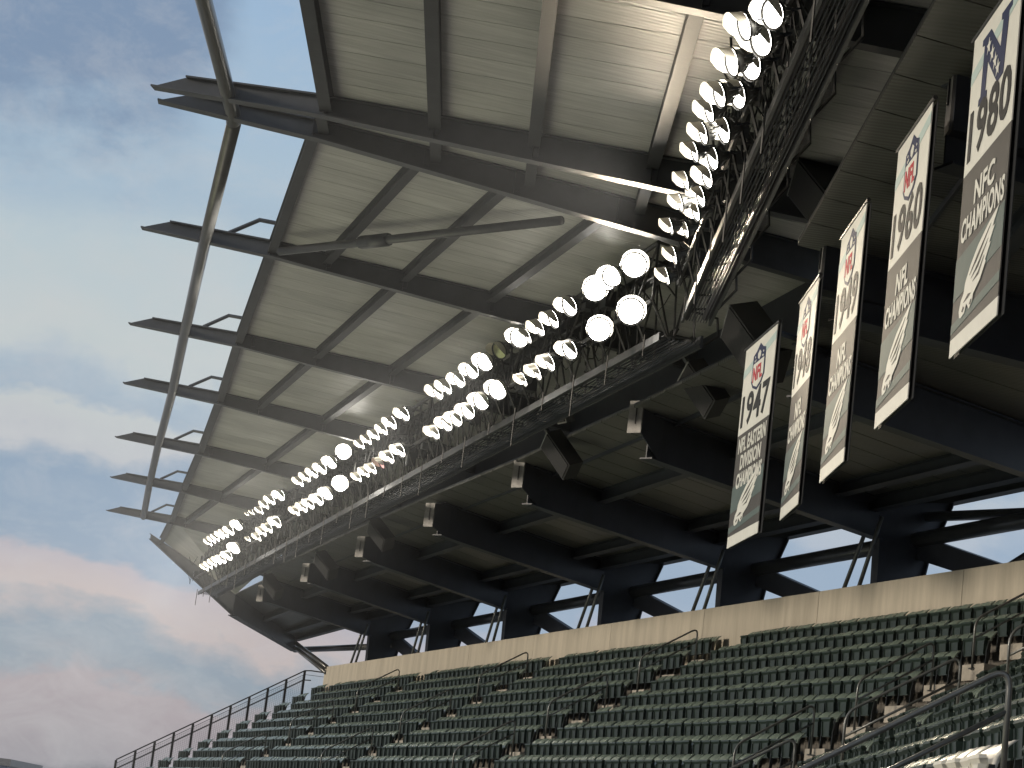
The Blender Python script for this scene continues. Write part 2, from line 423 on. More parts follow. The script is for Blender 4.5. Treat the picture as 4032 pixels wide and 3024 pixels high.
def deck_bay(Ra, Rb, la0, la1, lb0, lb1, parent, n, mt='deck', name='deck_sheet', lift=.012, side=None, fns=None):
    fa, fb = Ra[0], Rb[0]
    A0, A1 = top(fa(la0)), top(fa(la1)); B0, B1 = top(fb(lb0)), top(fb(lb1))
    for q in range(n):
        t0, t1 = q / n, (q + 1) / n
        g_ = .009
        p = []
        w = (A0 - B0).length
        t0 += g_ / w; t1 -= g_ / w
        c = [A0.lerp(B0, t0), A1.lerp(B1, t0), A1.lerp(B1, t1), A0.lerp(B0, t1)]
        u = UP * lift; th = UP * .06
        mb = MB(); mb.hexa([c[0] + u, c[1] + u, c[2] + u, c[3] + u, c[0] + u + th, c[1] + u + th, c[2] + u + th, c[3] + u + th])
        ax = (B0 - A0).normalized(); ay = (A1 - A0).normalized()
        mb.build(name, M[mt], parent, uvf=lambda P, A0=A0, ax=ax, ay=ay: ((P - A0).dot(ax), (P - A0).dot(ay)))
    # standing seam backing strip so no sky shows through the joints
    u = UP * (lift + .064)
    MB().hexa([A0 + u, A1 + u, B1 + u, B0 + u, A0 + u + UP * .03, A1 + u + UP * .03, B1 + u + UP * .03, B0 + u + UP * .03]).build('roof_skin', M['steel_dark'], parent)
def stiffener(R_, pd, parent):
    v = R_[1]; x = v.cross(UP); b, d_ = pd
    for sg in (-1, 1):
        MB().box(b + UP * (d_ / 2) + x * (sg * .068), v * .007, x * .052, UP * (d_ / 2 - .035)).build('stiffener', M['steel'], parent)
    MB().box(b + UP * .2 - x * -.05 + v * .05, v * .05, x * .012, UP * .10).build('clip_plate', M['steel'], parent)
for i in range(1, 8):
    for off in (-6.92, -5.25, -3.35, -1.35):
        q = cross_at(RF[i], OTR + off, NTR)
        if (q[0] - T[i]).dot(RF[i][1]) > 3.1: stiffener(RF[i], q, canopy)
    stiffener(RF[i], RF[i][0]((Ev[i] - T[i]).dot(RF[i][1])), canopy)
for k in range(3):
    for x in (-3.82, -1.87, -.12, 1.93): stiffener(RN[k], cross_at(RN[k], x, V((1, 0, 0))), canopy2)
for i in range(1, 7):
    la = (Ev[i] - T[i]).dot(RF[i][1]) - .02; lb = (Ev[i + 1] - T[i + 1]).dot(RF[i + 1][1]) - .02
    deck_bay(RF[i], RF[i + 1], la, RF[i][2] + 1.2, lb, RF[i + 1][2] + 1.2, canopy, 10)
# near bays
for k in range(3):
    x0s = (-3.82, -1.87, -.12, 1.93, 3.9)
    Ra, Rb = RN[k], RN[k + 1]
    ends = []
    for idx, x in enumerate(x0s):
        qa = cross_at(Ra, x, V((1, 0, 0))); qb = cross_at(Rb, x + .0, V((1, 0, 0)))
        purlin(top(qa), top(qb), 0, 0, canopy2, .29 if idx == 0 else .25, .22, name='eave_beam' if idx == 0 else 'purlin')
    la = -3.9 - TN[k].x; lb = -3.9 - TN[k + 1].x
    deck_bay(Ra, Rb, la, Ra[2] + 1.2, lb, Rb[2] + 1.2, canopy2, 10)
# wedge between the two parts
R1, Ra = RF[1], RN[0]
deck_bay(R1, Ra, (Ev[1] - T[1]).dot(R1[1]), R1[2] + 1.2, -3.9 - TN[0].x, Ra[2] + 1.2, canopy2, 3)
for x in (-3.95, -1.87, -.12, 1.93, 3.9):
    qa = cross_at(R1, x, V((1, 0, 0))); qb = cross_at(Ra, x, V((1, 0, 0)))
    purlin(top(qa), top(qb), 0, 0, canopy2, .24, .2)
# bent brackets above the far rafters next to the eave
for i in list(range(1, 8)):
    f, v, Lg = RF[i]; le = (Ev[i] - T[i]).dot(v)
    nxt = (T[i - 1] - T[i]) if i > 1 else (T[1] - T[2])
    nxt.z = 0; nxt.normalize()
    a = top(f(le - .95)); b = top(f(le - .32)) + UP * .42; c = top(f(le + .12)) + UP * .42
    MB().tube([a, b, c], .05, 6).build('bracket', M['steel'], canopy)
# knee brace tube under bay 1
a = at_h(*zx(1330, 150, 300, 900, 1.659), 12.2); b = at_h(*zx(2157, 60, 300, 900, 1.659), 11.9); c = at_h(2210, 868, 11.75)
MB().tube([a, a.lerp(c, .35), c], .09, 10).build('brace_tube', M['steel'], canopy, smooth=True)
m_ = a.lerp(c, .32); MB().tube([m_, m_ + (c - a).normalized() * .9], .14, 10).build('brace_sleeve', M['steel'], canopy, smooth=True)
# ---------------- inner canopy: deep girders, soffit deck, columns, back bracing
heads = {2: (3449, 2145), 3: (2836, 2247), 4: (2369.6, 2333), 5: (1990, 2396), 6: (1688, 2458), 7: (1452, 2496)}
H = {i: at_plane(*q, N, 26.5) for i, q in heads.items()}
H[1] = H[2] - D * 9.6; H[0] = H[1] - D * 9.6
hb = {1: 8.8, 2: 8.86, 3: 8.98, 4: 9.15, 5: 9.25, 6: 9.32, 7: 9.36}
GD = 1.02
gir = {}
for i in range(1, 8):
    A = V((G[i].x, G[i].y, HG)); B = V((H[i].x, H[i].y, 8.9))
    A2 = A.lerp(B, .05); A2.z = hb[i]
    gir[i] = (A2, B)
    mb = MB(); mb.ibeam(A2, B, GD, GD, .34, .035, .03)
    gi = mb.build('girder', M['steel_dark'], canopy)
    # front end plate hanging at the girder nose
    d = (B - A); d.z = 0; d.normalize(); x = d.cross(UP)
    w = .17
    pl = MB(); ptop = A.copy(); ptop.z = HG + .72
    if i == 1: continue
    pl.box((A + ptop) / 2, V((.14, -.12, 0)), V((.012, .014, 0)), UP * .36).build('end_plate', M['galv'], canopy)
    MB().box((A + ptop) / 2 + V((.0, -.04, .02)) , V((.007, -.006, 0)), V((.006, .007, 0)), UP * .18).build('end_slot', M['black'], canopy)
    fy = A.copy(); MB().prism([A + V((.14, .0, 0)), V((A2.x, A2.y, hb[i])) + d * .5, V((A2.x, A2.y, hb[i] + 1.0)) + d * .5, A + UP * .72 + V((.14, 0, 0))], x, .03).build('girder_nose', M['steel_dark'], canopy)
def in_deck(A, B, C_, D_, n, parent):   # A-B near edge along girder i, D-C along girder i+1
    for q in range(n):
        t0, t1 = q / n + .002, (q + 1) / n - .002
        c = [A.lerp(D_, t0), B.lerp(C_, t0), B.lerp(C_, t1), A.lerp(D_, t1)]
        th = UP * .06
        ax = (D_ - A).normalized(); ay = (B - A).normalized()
        MB().hexa(c + [p + th for p in c]).build('soffit_sheet', M['deck_shade'], parent, uvf=lambda P, A=A, ax=ax, ay=ay: ((P - A).dot(ax), (P - A).dot(ay)))
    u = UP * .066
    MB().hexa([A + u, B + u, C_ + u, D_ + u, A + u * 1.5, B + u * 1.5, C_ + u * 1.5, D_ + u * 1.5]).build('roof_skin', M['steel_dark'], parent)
for i in range(1, 7):
    a0, b0 = gir[i]; a1, b1 = gir[i + 1]
    u = UP * (GD + .004)
    A, B, C_, D_ = a0 + u - (b0 - a0).normalized() * .6, b0 + u, b1 + u, a1 + u - (b1 - a1).normalized() * .6
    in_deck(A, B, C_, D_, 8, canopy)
    for t, dp, w in ((.34, .34, .26), (.80, .30, .3), (.97, .36, .3)):
        purlin(a0.lerp(b0, t) + UP * GD, a1.lerp(b1, t) + UP * GD, 0, 0, canopy, dp, w, 'steel_dark')
    # fascia joining the upper outer deck to the lower inner one
    f, v, Lg = RF[i]; f1, v1, Lg1 = RF[i + 1]
    p0 = top(f(Lg + 1.2)); p1 = top(f1(Lg1 + 1.2))
    q0 = V((p0.x, p0.y, hb[i] + GD - .1)); q1 = V((p1.x, p1.y, hb[i + 1] + GD - .1))
    MB().prism([q0, q1, p1 + UP * .1, p0 + UP * .1], NTR, .05).build('step_fascia', M['steel_dark'], canopy)
# roof back edge beam
bo = 26.5
BK = {}
be_px = {1: None}
for i in range(1, 8): BK[i] = V((H[i].x, H[i].y, 9.33)) + N * 2.05
for i in range(1, 7):
    u = UP * (GD - .22)
    MB().ibeam(BK[i] + u, BK[i + 1] + u, .22, .22, .3, .03, .02).build('back_beam', M['steel_dark'], canopy)
    a, b, c, d = [P + UP * (GD + .004) for P in (gir[i][1], BK[i], BK[i + 1], gir[i + 1][1])]
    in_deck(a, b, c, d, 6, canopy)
# columns: tapered plate columns in the vertical plane across the wall, with K bracing behind the parapet
def on_col(x, y, zp=(2500, 1900, 2.765)):      # photo point on the plane of the third column -> (back, height)
    r = ray(*zx(x, y, *zp)); P = r * (H[3].dot(D) / r.dot(D)); return (P - H[3]).dot(N), P.z
def on_back(x, y, back, zp=(2500, 1900, 2.765)):
    P = at_plane(*zx(x, y, *zp), N, H[3].dot(N) + back); return (P - H[3]).dot(D), P.z
cA, cB, cC = on_col(1650, 640), on_col(1410, 1165), on_col(1365, 1330)
print('col', cA, cB, cC)
for i in range(1, 8):
    hp = V((H[i].x, H[i].y, 0)); mb = MB()
    sl = (cC[0] - cB[0]) / (cC[1] - cB[1]); bb = cC[0] + sl * (5.0 - cC[1])
    out = [(0, 8.95), (0, 9.85), (cA[0], 10.15), (cA[0], cA[1]), (cB[0], cB[1]), (bb, 5.0), (.12, 5.0)]
    mb.prism([hp + N * q[0] + UP * q[1] for q in out], D, .05)
    fl = [(0, 8.95), (.12, 5.0)]; bl = [(cA[0], 10.15), (cA[0], cA[1]), (cB[0], cB[1]), (bb, 5.0)]
    for edge, sg in ((fl, 1), (bl, -1)):
        for e in range(len(edge) - 1):
            p, q = edge[e], edge[e + 1]
            mb.prism([hp + N * p[0] - D * .16 + UP * p[1], hp + N * q[0] - D * .16 + UP * q[1], hp + N * (q[0] + .035 * sg) - D * .16 + UP * q[1], hp + N * (p[0] + .035 * sg) - D * .16 + UP * p[1]], D, .36)
    mb.build('column', M['steel_dark'], canopy)
BKD = 1.15
pp = on_back(2212, 785, BKD); u1, u2, l1, l2 = [on_back(*q, BKD) for q in ((1520, 985), (2090, 1235), (1420, 1170), (1730, 1280))]
print('brace', pp, u1, u2, l1, l2)
for i in range(1, 8):
    hp = V((H[i].x, H[i].y, 0)) + N * BKD
    if i < 7:
        a = hp; b = V((H[i + 1].x, H[i + 1].y, 0)) + N * BKD
        MB().tube([a + UP * pp[1], b + UP * pp[1]], .2, 16).build('brace_pipe', M['pipe_dark'], canopy, smooth=True)
    c = [(0, 9.19), (-7.9, 7.14), (-6.0, 7.14), (0, 8.57)]
    MB().prism([hp + D * q[0] + UP * q[1] for q in c], N, .2).build('diagonal_brace', M['steel_dark'], canopy)
    p0 = hp + D * 2.2 + UP * 5.3; p1 = hp + D * 4.4 + UP * 8.0
# upper tie tube in the nearest bay
MB().tube([at_plane(*zx(700, 945, 3232, 1700, 2.765), N, 27.9), at_plane(*zx(2212, 885, 3232, 1700, 2.765), N, 27.9), at_plane(*zx(3400, 840, 3232, 1700, 2.765), N, 27.9)], .13, 12).build('tie_pipe', M['pipe_dark'], canopy, smooth=True)
MB().tube([at_plane(*zx(1880, 1590, 3232, 1700, 2.765), N, 27.9), at_plane(*zx(2300, 1330, 3232, 1700, 2.765), N, 27.9)], .13, 12).build('tie_pipe', M['pipe_dark'], canopy, smooth=True)
# twin hanger posts
posts = {2: (3313.4, 2298.6), 3: (2717, 2417.2), 4: (2268.4, 2472.2), 5: (1909, 2531.6), 6: (1620, 2568), 7: (1377, 2607.9)}
for i, q in posts.items():
    b0 = at_plane(*q, N, 26.12)
    tp = V((H[i].x, H[i].y, 9.35)) - N * .25 + D * -.15
    for e in (0, 1):
        b1 = b0 - D * (.85 * e) + N * (.0 + .0 * e); b1.z = 7.4
        t1 = tp - D * (.62 * e) - N * .05
        MB().tube([b1, t1], .055, 8).build('hanger_post', M['galv'] if 0 else M['rail'], canopy, smooth=True)
# end rafter (slanted end of the canopy)
a = at_h(591, 2125, 12.45); k1 = at_plane(915, 2425, NTR, OTR + .2); k2 = at_plane(1160, 2566, N, 27.0)
ex = (k1 - a).cross(UP).normalized()
mb = MB(); mb.ibeam(a, k1, .28, 1.15, .4, .04, .03); mb.build('end_rafter', M['steel'], canopy)
mb = MB(); mb.ibeam(k1, k2, 1.15, .75, .42, .04, .03); mb.build('end_rafter', M['steel_dark'], canopy)
kw = at_plane(1284, 2648, N, 26.0)
for dz in (0, .25):
    MB().tube([k2 + UP * (.2 + dz), kw + UP * dz], .11, 10).build('tie_pipe', M['pipe'], canopy, smooth=True)
# last bays up to the end rafter
f7, v7, L7 = RF[7]
e7 = Ev[7]; pe = top(f7(3.0)); ae = a.lerp(k1, .12) + UP * .42
mb = MB().hexa([pe + UP * .012, top(f7(L7 + 1.2)) + UP * .012, k1 + UP * 1.0, ae, pe + UP * .07, top(f7(L7 + 1.2)) + UP * .07, k1 + UP * 1.06, ae + UP * .06])
mb.build('deck_sheet', M['deck'], canopy, uvf=lambda P: ((P - pe).dot(D), (P - pe).dot(v7)))
MB().ibeam(pe - UP * .34, ae - UP * .2, .3, .3, .2, .02, .014).build('eave_beam', M['steel'], canopy)
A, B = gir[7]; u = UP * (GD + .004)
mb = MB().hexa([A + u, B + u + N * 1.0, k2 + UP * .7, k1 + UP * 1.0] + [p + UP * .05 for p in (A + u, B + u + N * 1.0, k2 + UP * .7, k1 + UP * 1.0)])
mb.build('soffit_sheet', M['deck_shade'], canopy, uvf=lambda P: ((P - A).dot(D), (P - A).dot(N)))
for t in (.45, .8, 1.0):
    p = A.lerp(B, t) + UP * GD; q = k1.lerp(k2, t) + UP * .85
    MB().ibeam(p - UP * .34, q - UP * .3, .32, .3, .28, .03, .02).build('purlin', M['steel'], canopy)
MB().tube([V((H[7].x, H[7].y, 8.62)) + N * 1.2, k2 + UP * .1], .15, 12).build('brace_pipe', M['pipe'], canopy, smooth=True)
# near inner roof
gn = {}
for k in range(4):
    A = V((4.95, 35.0 - 8.2 * k, 8.9)); B = V((17.5, A.y + 5.2, 8.75))
    gn[k] = (A, B)
    MB().ibeam(A, B, GD + .1, GD + .1, .4, .035, .03).build('girder', M['steel_dark'], canopy2)
npl = {0: at_h(3206, 1142, HG), 1: at_h(3707, 518, HG)}
for k, P in npl.items():
    MB().box(P + UP * .5 + V((0.08, 0, 0)), V((.02, 0, 0)), V((.0, .16, 0)), UP * .52).build('end_plate', M['galv'], canopy2)
    MB().box(P + UP * .5 + V((0.05, 0, .1)), V((.012, 0, 0)), V((.0, .018, 0)), UP * .25).build('end_slot', M['black'], canopy2)
    MB().hexa([P + V((.1, -.2, -.02)), P + V((1.2, .2, -.05)), P + V((1.2, .6, -.05)), P + V((.1, .2, -.02)), P + V((.1, -.2, 1.1)), P + V((1.2, .2, 1.1)), P + V((1.2, .6, 1.1)), P + V((.1, .2, 1.1))]).build('girder_nose', M['steel_dark'], canopy2)
for k in range(3):
    (a0, b0), (a1, b1) = gn[k], gn[k + 1]
    u = UP * (GD + .105)
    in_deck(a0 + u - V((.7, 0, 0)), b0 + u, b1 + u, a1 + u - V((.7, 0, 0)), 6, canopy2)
    for t in (.17, .36, .6, .82):
        purlin(a0.lerp(b0, t) + UP * (GD + .1), a1.lerp(b1, t) + UP * (GD + .1), 0, 0, canopy2, .34, .26, 'steel_dark')
    p0 = top(RN[k][0](RN[k][2] + 1.2)); p1 = top(RN[k + 1][0](RN[k + 1][2] + 1.2))
    MB().prism([V((p0.x, p0.y, 9.9)), V((p1.x, p1.y, 9.9)), p1 + UP * .1, p0 + UP * .1], V((1, 0, 0)), .05).build('step_fascia', M['steel_dark'], canopy2)
# wedge of inner roof between the two parts
u = UP * (GD + .03)
A, B = gir[1]; A0, B0 = gn[0]
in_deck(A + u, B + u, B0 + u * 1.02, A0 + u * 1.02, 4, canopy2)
# ------------------------------------------------------------------ lighting truss and catwalk
XL, XU = 2.6, 2.3                         # near lens planes: lower row, upper row
OL = OTR - 2.5
def truss(name, label, p0, p1, nrm, seg, hl, cage=.95, dens=2.2, wd=1.0):
    t = thing(name, label, 'lighting truss', (p0 + p1) / 2)
    Ld = (p1 - p0); Lt = Ld.length; d = Ld.normalized(); k = int(Lt / seg)
    P = lambda s, o, h: p0 + d * s + nrm * (o * wd) + UP * (h - p0.z)
    rnd = random.Random(3)
    for o, h, r in ((.55, hl + 1.0, .05), (.55, hl - .15, .05), (1.35, hl + .9, .045), (1.45, hl - .75, .06), (.9, hl - .8, .045), (.7, hl + .45, .035)):
        MB().tube([P(0, o, h), P(Lt, o, h)], r, 6).build('chord', M['truss'], t)
    MB().bar(P(0, 1.62, hl - .78), P(Lt, 1.62, hl - .78), .05, .24).build('catwalk_edge', M['steel'], t)
    MB().bar(P(0, .78, hl - .82), P(Lt, .78, hl - .82), .05, .16).build('catwalk_edge', M['steel'], t)
    gm = MB()
    for o in [x * .085 + .82 for x in range(10)]:
        gm.bar(P(0, o, hl - .84), P(Lt, o, hl - .84), .012, .03)
    gt = gm.build('catwalk_grating', M['steel_dark'], t); gt['kind'] = 'stuff'
    for q in range(k + 1):
        s = q * seg
        mb = MB()
        mb.tube([P(s, .55, hl - .15), P(s, .55, hl + 1.0)], .03, 5)
        mb.tube([P(s, .55, hl + 1.0), P(s, 1.35, hl + .9), P(s, 1.45, hl - .75), P(s, .9, hl - .8), P(s, .55, hl - .15)], .03, 5)
        mb.build('frame', M['truss'], t)
        if q < k:
            mb = MB()
            if q % 2: mb.tube([P(s, 1.4, hl - .75), P(s + seg, 1.35, hl + .9)], .024, 5); mb.tube([P(s, .55, hl - .15), P(s + seg, .55, hl + 1.0)], .024, 5)
            else: mb.tube([P(s, 1.35, hl + .9), P(s + seg, 1.4, hl - .75)], .024, 5); mb.tube([P(s, .55, hl + 1.0), P(s + seg, .55, hl - .15)], .024, 5)
            mb.tube([P(s, .55, hl + .45), P(s + seg, 1.4, hl + .3)], .02, 5)
            mb.build('diagonal', M['truss'], t)
        # hoops hanging outside the catwalk
        if q % 2 == 0:
            mb = MB(); s2 = s + seg * .4
            mb.tube([P(s2, 1.5, hl - .1), P(s2, 2.05, hl - .15), P(s2, 2.1, hl - .5), P(s2, 1.62, hl - .9)], .028, 6)
            mb.build('hoop', M['truss'], t)
            MB().tube([P(s2 + .1, .65, hl - .7), P(s2 + .1, .65, hl - .95 - .75 * rnd.random())], .016, 5).build('drop_rod', M['truss'], t)
        for e in range(2 if dens > 5 else 1):
            MB().box(P(s + rnd.random() * seg, .45 + rnd.random() * .9, hl - .1 + rnd.random() * .9), d * rnd.uniform(.08, .2), nrm * rnd.uniform(.07, .16), UP * rnd.uniform(.08, .2)).build('ballast_box', M['steel'], t)
    cm = MB()
    for q in range(int(Lt * dens)):
        s = rnd.random() * Lt; o = .2 + rnd.random() * 1.4; h = hl - .3 + rnd.random() * 1.2
        pts = [P(s, o, h)]
        ds, do, dh = rnd.uniform(-.5, .5), rnd.uniform(-.35, .35), rnd.uniform(-.3, .2)
        for u_ in range(1, 5):
            pts.append(P(s + ds * u_ / 2, o + do * u_ / 3, h + dh * u_ / 3 - .22 * math.sin(u_ / 4 * math.pi) * (1 + rnd.random())))
        cm.tube(pts, rnd.choice((.009, .013, .02)), 4, False)
    cb = cm.build('cables', M['cable'], t); cb['kind'] = 'stuff'
    return t
kp = V((2.75, 41.3, 11)); # kink
pA = NTR * OL + DTR * 0
def fpt(y, h):   # point on far lens plane at given y
    x = (OL - NTR.y * y) / NTR.x; return V((x, y, h))
truss('light_truss', 'long steel light truss and catwalk running far away under the canopy', fpt(42.0, 11), fpt(103.2, 11), NTR, 1.15, 10.8)
truss('light_truss', 'near steel light truss and catwalk tangled with cables right of the brightest lamps', V((2.55, 20, 11)), V((2.55, 41.6, 11)), V((1, 0, 0)), 1.1, 11.05, .95, 8, .62)
# ------------------------------------------------------------------ floodlights
def lamp_meshes():
    r = {}
    n = 28
    mb = MB(); c = len(mb.v); mb.v.append((0, 0, .06))
    for k in range(n): mb.v.append((math.cos(2 * math.pi * k / n), math.sin(2 * math.pi * k / n), 0))
    for k in range(n): mb.f.append((0, 1 + k, 1 + (k + 1) % n))
    r['lens'] = mb
    mb = MB()   # spun housing with fins
    prof = [(1.04, .05), (1.06, -.04), (1.0, -.12), (.9, -.45), (.62, -.85), (.42, -1.05), (.40, -1.5), (.0, -1.5)]
    for rr, zz in prof:
        for k in range(n): mb.v.append((rr * math.cos(2 * math.pi * k / n), rr * math.sin(2 * math.pi * k / n), zz))
    for a in range(len(prof) - 1):
        for k in range(n):
            k2 = (k + 1) % n; mb.f.append((a * n + k, a * n + k2, (a + 1) * n + k2, (a + 1) * n + k))
    for k in range(12):
        a = 2 * math.pi * k / 12; e = V((math.cos(a), math.sin(a), 0)); tt = V((-math.sin(a), math.cos(a), 0)) * .015
        mb.prism([e * .6 + UP * -.8 - tt, e * .95 + UP * -.4 - tt, e * .9 + UP * -.85 - tt, e * .55 + UP * -1.2 - tt], tt.normalized(), .03)
    r['housing'] = mb
    mb = MB()
    for (r0, z0), (r1, z1) in (((1.0, -.02), (1.13, .03)), ((1.13, .03), (1.15, .16)), ((1.15, .16), (1.17, .16)), ((1.17, .16), (1.15, -.06)), ((1.15, -.06), (1.0, -.02))):
        b = len(mb.v)
        for rr, zz_ in ((r0, z0), (r1, z1)):
            for k in range(n): mb.v.append((rr * math.cos(2 * math.pi * k / n), rr * math.sin(2 * math.pi * k / n), zz_))
        for k in range(n):
            k2 = (k + 1) % n; mb.f.append((b + k, b + k2, b + n + k2, b + n + k))
    r['rim'] = mb
    mb = MB()   # visor: flared half shell, +y is up, forward is +z
    m_ = 14; rows = []
    for (zz, rr, a0) in ((.17, 1.14, 118), (.45, 1.16, 112), (.85, 1.22, 92), (1.25, 1.29, 60)):
        row = []
        for k in range(m_ + 1):
            a = math.radians(90 - a0 + 2 * a0 * k / m_)
            row.append((rr * math.cos(a), rr * math.sin(a), zz))
        rows.append(row)
    for row in rows:
        mb.v += row
    w = m_ + 1
    for a in range(3):
        for k in range(m_):
            mb.f.append((a * w + k, a * w + k + 1, (a + 1) * w + k + 1, (a + 1) * w + k))
    r['visor'] = mb
    mb = MB()
    mb.bar((-1.15, 0, -.6), (-1.15, 0, -1.6), .05, .14, V((0, 1, 0))); mb.bar((1.15, 0, -.6), (1.15, 0, -1.6), .05, .14, V((0, 1, 0))); mb.bar((-1.15, 0, -1.6), (1.15, 0, -1.6), .12, .05, V((0, 0, 1)))
    mb.bar((0, 0, -1.6), (0, .1, -2.3), .2, .1, V((0, 1, 0)))
    r['bracket'] = mb
    return r
XN = V((1, 0, 0))
LM = lamp_meshes(); ME = {}
for kname, mb in LM.items():
    me = bpy.data.meshes.new(kname); me.from_pydata(mb.v, [], mb.f); me.update(); ME[kname] = me
    if kname in ('housing', 'visor'): me.shade_smooth()
ME['lens'].materials.append(M['lens']); ME['housing'].materials.append(M['housing']); ME['visor'].materials.append(M['visor']); ME['bracket'].materials.append(M['steel_dark']); ME['rim'].materials.append(M['black'])
LV = {}
for nm in ('lens_warm', 'lens_red', 'lens_off'):
    me = ME['lens'].copy(); me.materials.clear(); me.materials.append(M[nm]); LV[nm] = me
PLC = 'floodlights along the truss'
def floodlight(P, r, n, label, lens=None, group=None):
    t = thing('floodlight', label, 'floodlight', P, group)
    n = n.normalized(); x = UP.cross(n).normalized(); y = n.cross(x)
    t.matrix_world = Matrix.Translation(P) @ Matrix((x, y, n)).transposed().to_4x4() @ Matrix.Scale(r, 4)
    for nm in ('lens', 'rim', 'housing', 'visor', 'bracket'):
        me = ME[nm] if not (nm == 'lens' and lens) else LV[lens]
        o = bpy.data.objects.new(nm, me); COL.objects.link(o); o.parent = t
    return t
def ndir(asp, tilt=22):
    """direction a lens faces so that it shows with the given width/height ratio"""
    a = math.acos(max(.12, min(1, asp)))
    ca, sa = math.cos(math.radians(tilt)), math.sin(math.radians(tilt))
    return (-cR * ca - cU * sa) * math.sin(a) - cF * math.cos(a)
def beam(t, P, aim, power=None, colr=(1, .95, .86), cone=95):
    ld = bpy.data.lights.new('beam', 'SPOT'); ld.energy = power or BEAM; ld.spot_size = math.radians(cone); ld.spot_blend = .6
    ld.shadow_soft_size = .3; ld.color = colr
    o = bpy.data.objects.new('beam', ld); COL.objects.link(o)
    o.matrix_world = Matrix.Translation(P) @ (aim - P).to_track_quat('-Z', 'Y').to_matrix().to_4x4()
    wm_ = o.matrix_world.copy(); bpy.context.view_layer.update(); o.parent = t; o.matrix_parent_inverse = t.matrix_world.inverted(); o.matrix_world = wm_
ORD = ['first', 'second', 'third', 'fourth', 'fifth', 'sixth', 'seventh', 'eighth', 'ninth', 'tenth', 'eleventh', 'twelfth', 'thirteenth', 'fourteenth', 'fifteenth', 'sixteenth', 'seventeenth', 'eighteenth', 'nineteenth', 'twentieth'] + [x + y for x in ('twenty-', 'thirty-', 'forty-', 'fifty-', 'sixty-') for y in ('first', 'second', 'third', 'fourth', 'fifth', 'sixth', 'seventh', 'eighth', 'ninth', 'tenth')]
banks = [
 ('far end of the truss', 'upper', (750, 1850, 2.115), [(165, 600, 74, .42), (195, 577, 74, .45), (225, 560, 76, .45), (262, 538, 80, .5), (298, 525, 84, .5), (338, 502, 88, .6), (400, 457, 92, .85)]),
 ('far end of the truss', 'lower', (750, 1850, 2.115), [(135, 808, 74, .42), (168, 790, 76, .45), (202, 770, 78, .48), (237, 750, 80, .5), (275, 740, 84, .55), (320, 712, 88, .65), (376, 650, 98, .9)]),
 ('second bank from the far end', 'upper', (750, 1850, 2.115), [(480, 366, 40, .3), (522, 352, 50, .3), (590, 335, 74, .38), (634, 287, 84, .42), (682, 248, 92, .5), (752, 210, 96, .7)]),
 ('second bank from the far end', 'lower', (750, 1850, 2.115), [(492, 575, 50, .3), (570, 555, 80, .42), (612, 510, 90, .45), (662, 482, 92, .5), (724, 432, 104, .6)]),
 ('third bank from the far end', 'upper', (350, 1700, 1.659), [(1385, 322, 74, .45), (1430, 292, 76, .48), (1475, 265, 78, .55), (1528, 237, 84, .62), (1588, 197, 88, .8), (1665, 135, 92, 1)]),
 ('third bank from the far end', 'lower', (350, 1700, 1.659), [(1360, 515, 72, .48), (1408, 490, 76, .5), (1450, 468, 78, .55), (1505, 440, 84, .65), (1562, 402, 88, .85), (1643, 342, 96, 1)]),
 ('fourth bank from the far end', 'upper', (1400, 1500, 2.115), [(55, 525, 88, .42), (112, 485, 92, .42), (175, 445, 98, .45), (242, 400, 104, .45), (310, 345, 116, .5), (412, 272, 124, .55)]),
 ('fourth bank from the far end', 'lower', (1400, 1500, 2.115), [(30, 797, 92, .4), (92, 755, 96, .42), (150, 727, 100, .45), (217, 680, 104, .4), (290, 630, 116, .5), (380, 575, 122, .5)]),
 ('fifth bank from the far end', 'upper', (1500, 900, 1.659), [(375, 1062, 112, .5), (435, 1030, 108, .45), (515, 985, 108, .6), (598, 925, 112, .68), (682, 870, 118, .85), (775, 795, 112, .7)]),
 ('fifth bank from the far end', 'lower', (1500, 900, 1.659), [(355, 1328, 98, .5), (432, 1272, 104, .58), (495, 1240, 106, .62), (572, 1190, 112, .68), (657, 1125, 118, .78), (765, 1052, 128, .9)]),
 ('sixth bank from the far end', 'upper', (1500, 900, 1.659), [(905, 712, 128, .85), (960, 700, 100, .3), (1040, 645, 116, .38), (1130, 590, 120, .42), (1235, 505, 132, .6)]),
 ('sixth bank from the far end', 'lower', (1500, 900, 1.659), [(935, 985, 92, .3), (1022, 932, 112, .32), (1105, 872, 118, .42), (1237, 790, 130, .6)]),
 ('glaring near end of far truss', 'upper', (1500, 900, 1.659), [(1398, 400, 148, 1), (1478, 330, 140, 1), (1512, 312, 130, .9), (1655, 240, 160, 1)]),
 ('glaring near end of far truss', 'lower', (1500, 900, 1.659), [(1425, 660, 152, 1), (1632, 542, 168, 1)]),
]
first = True
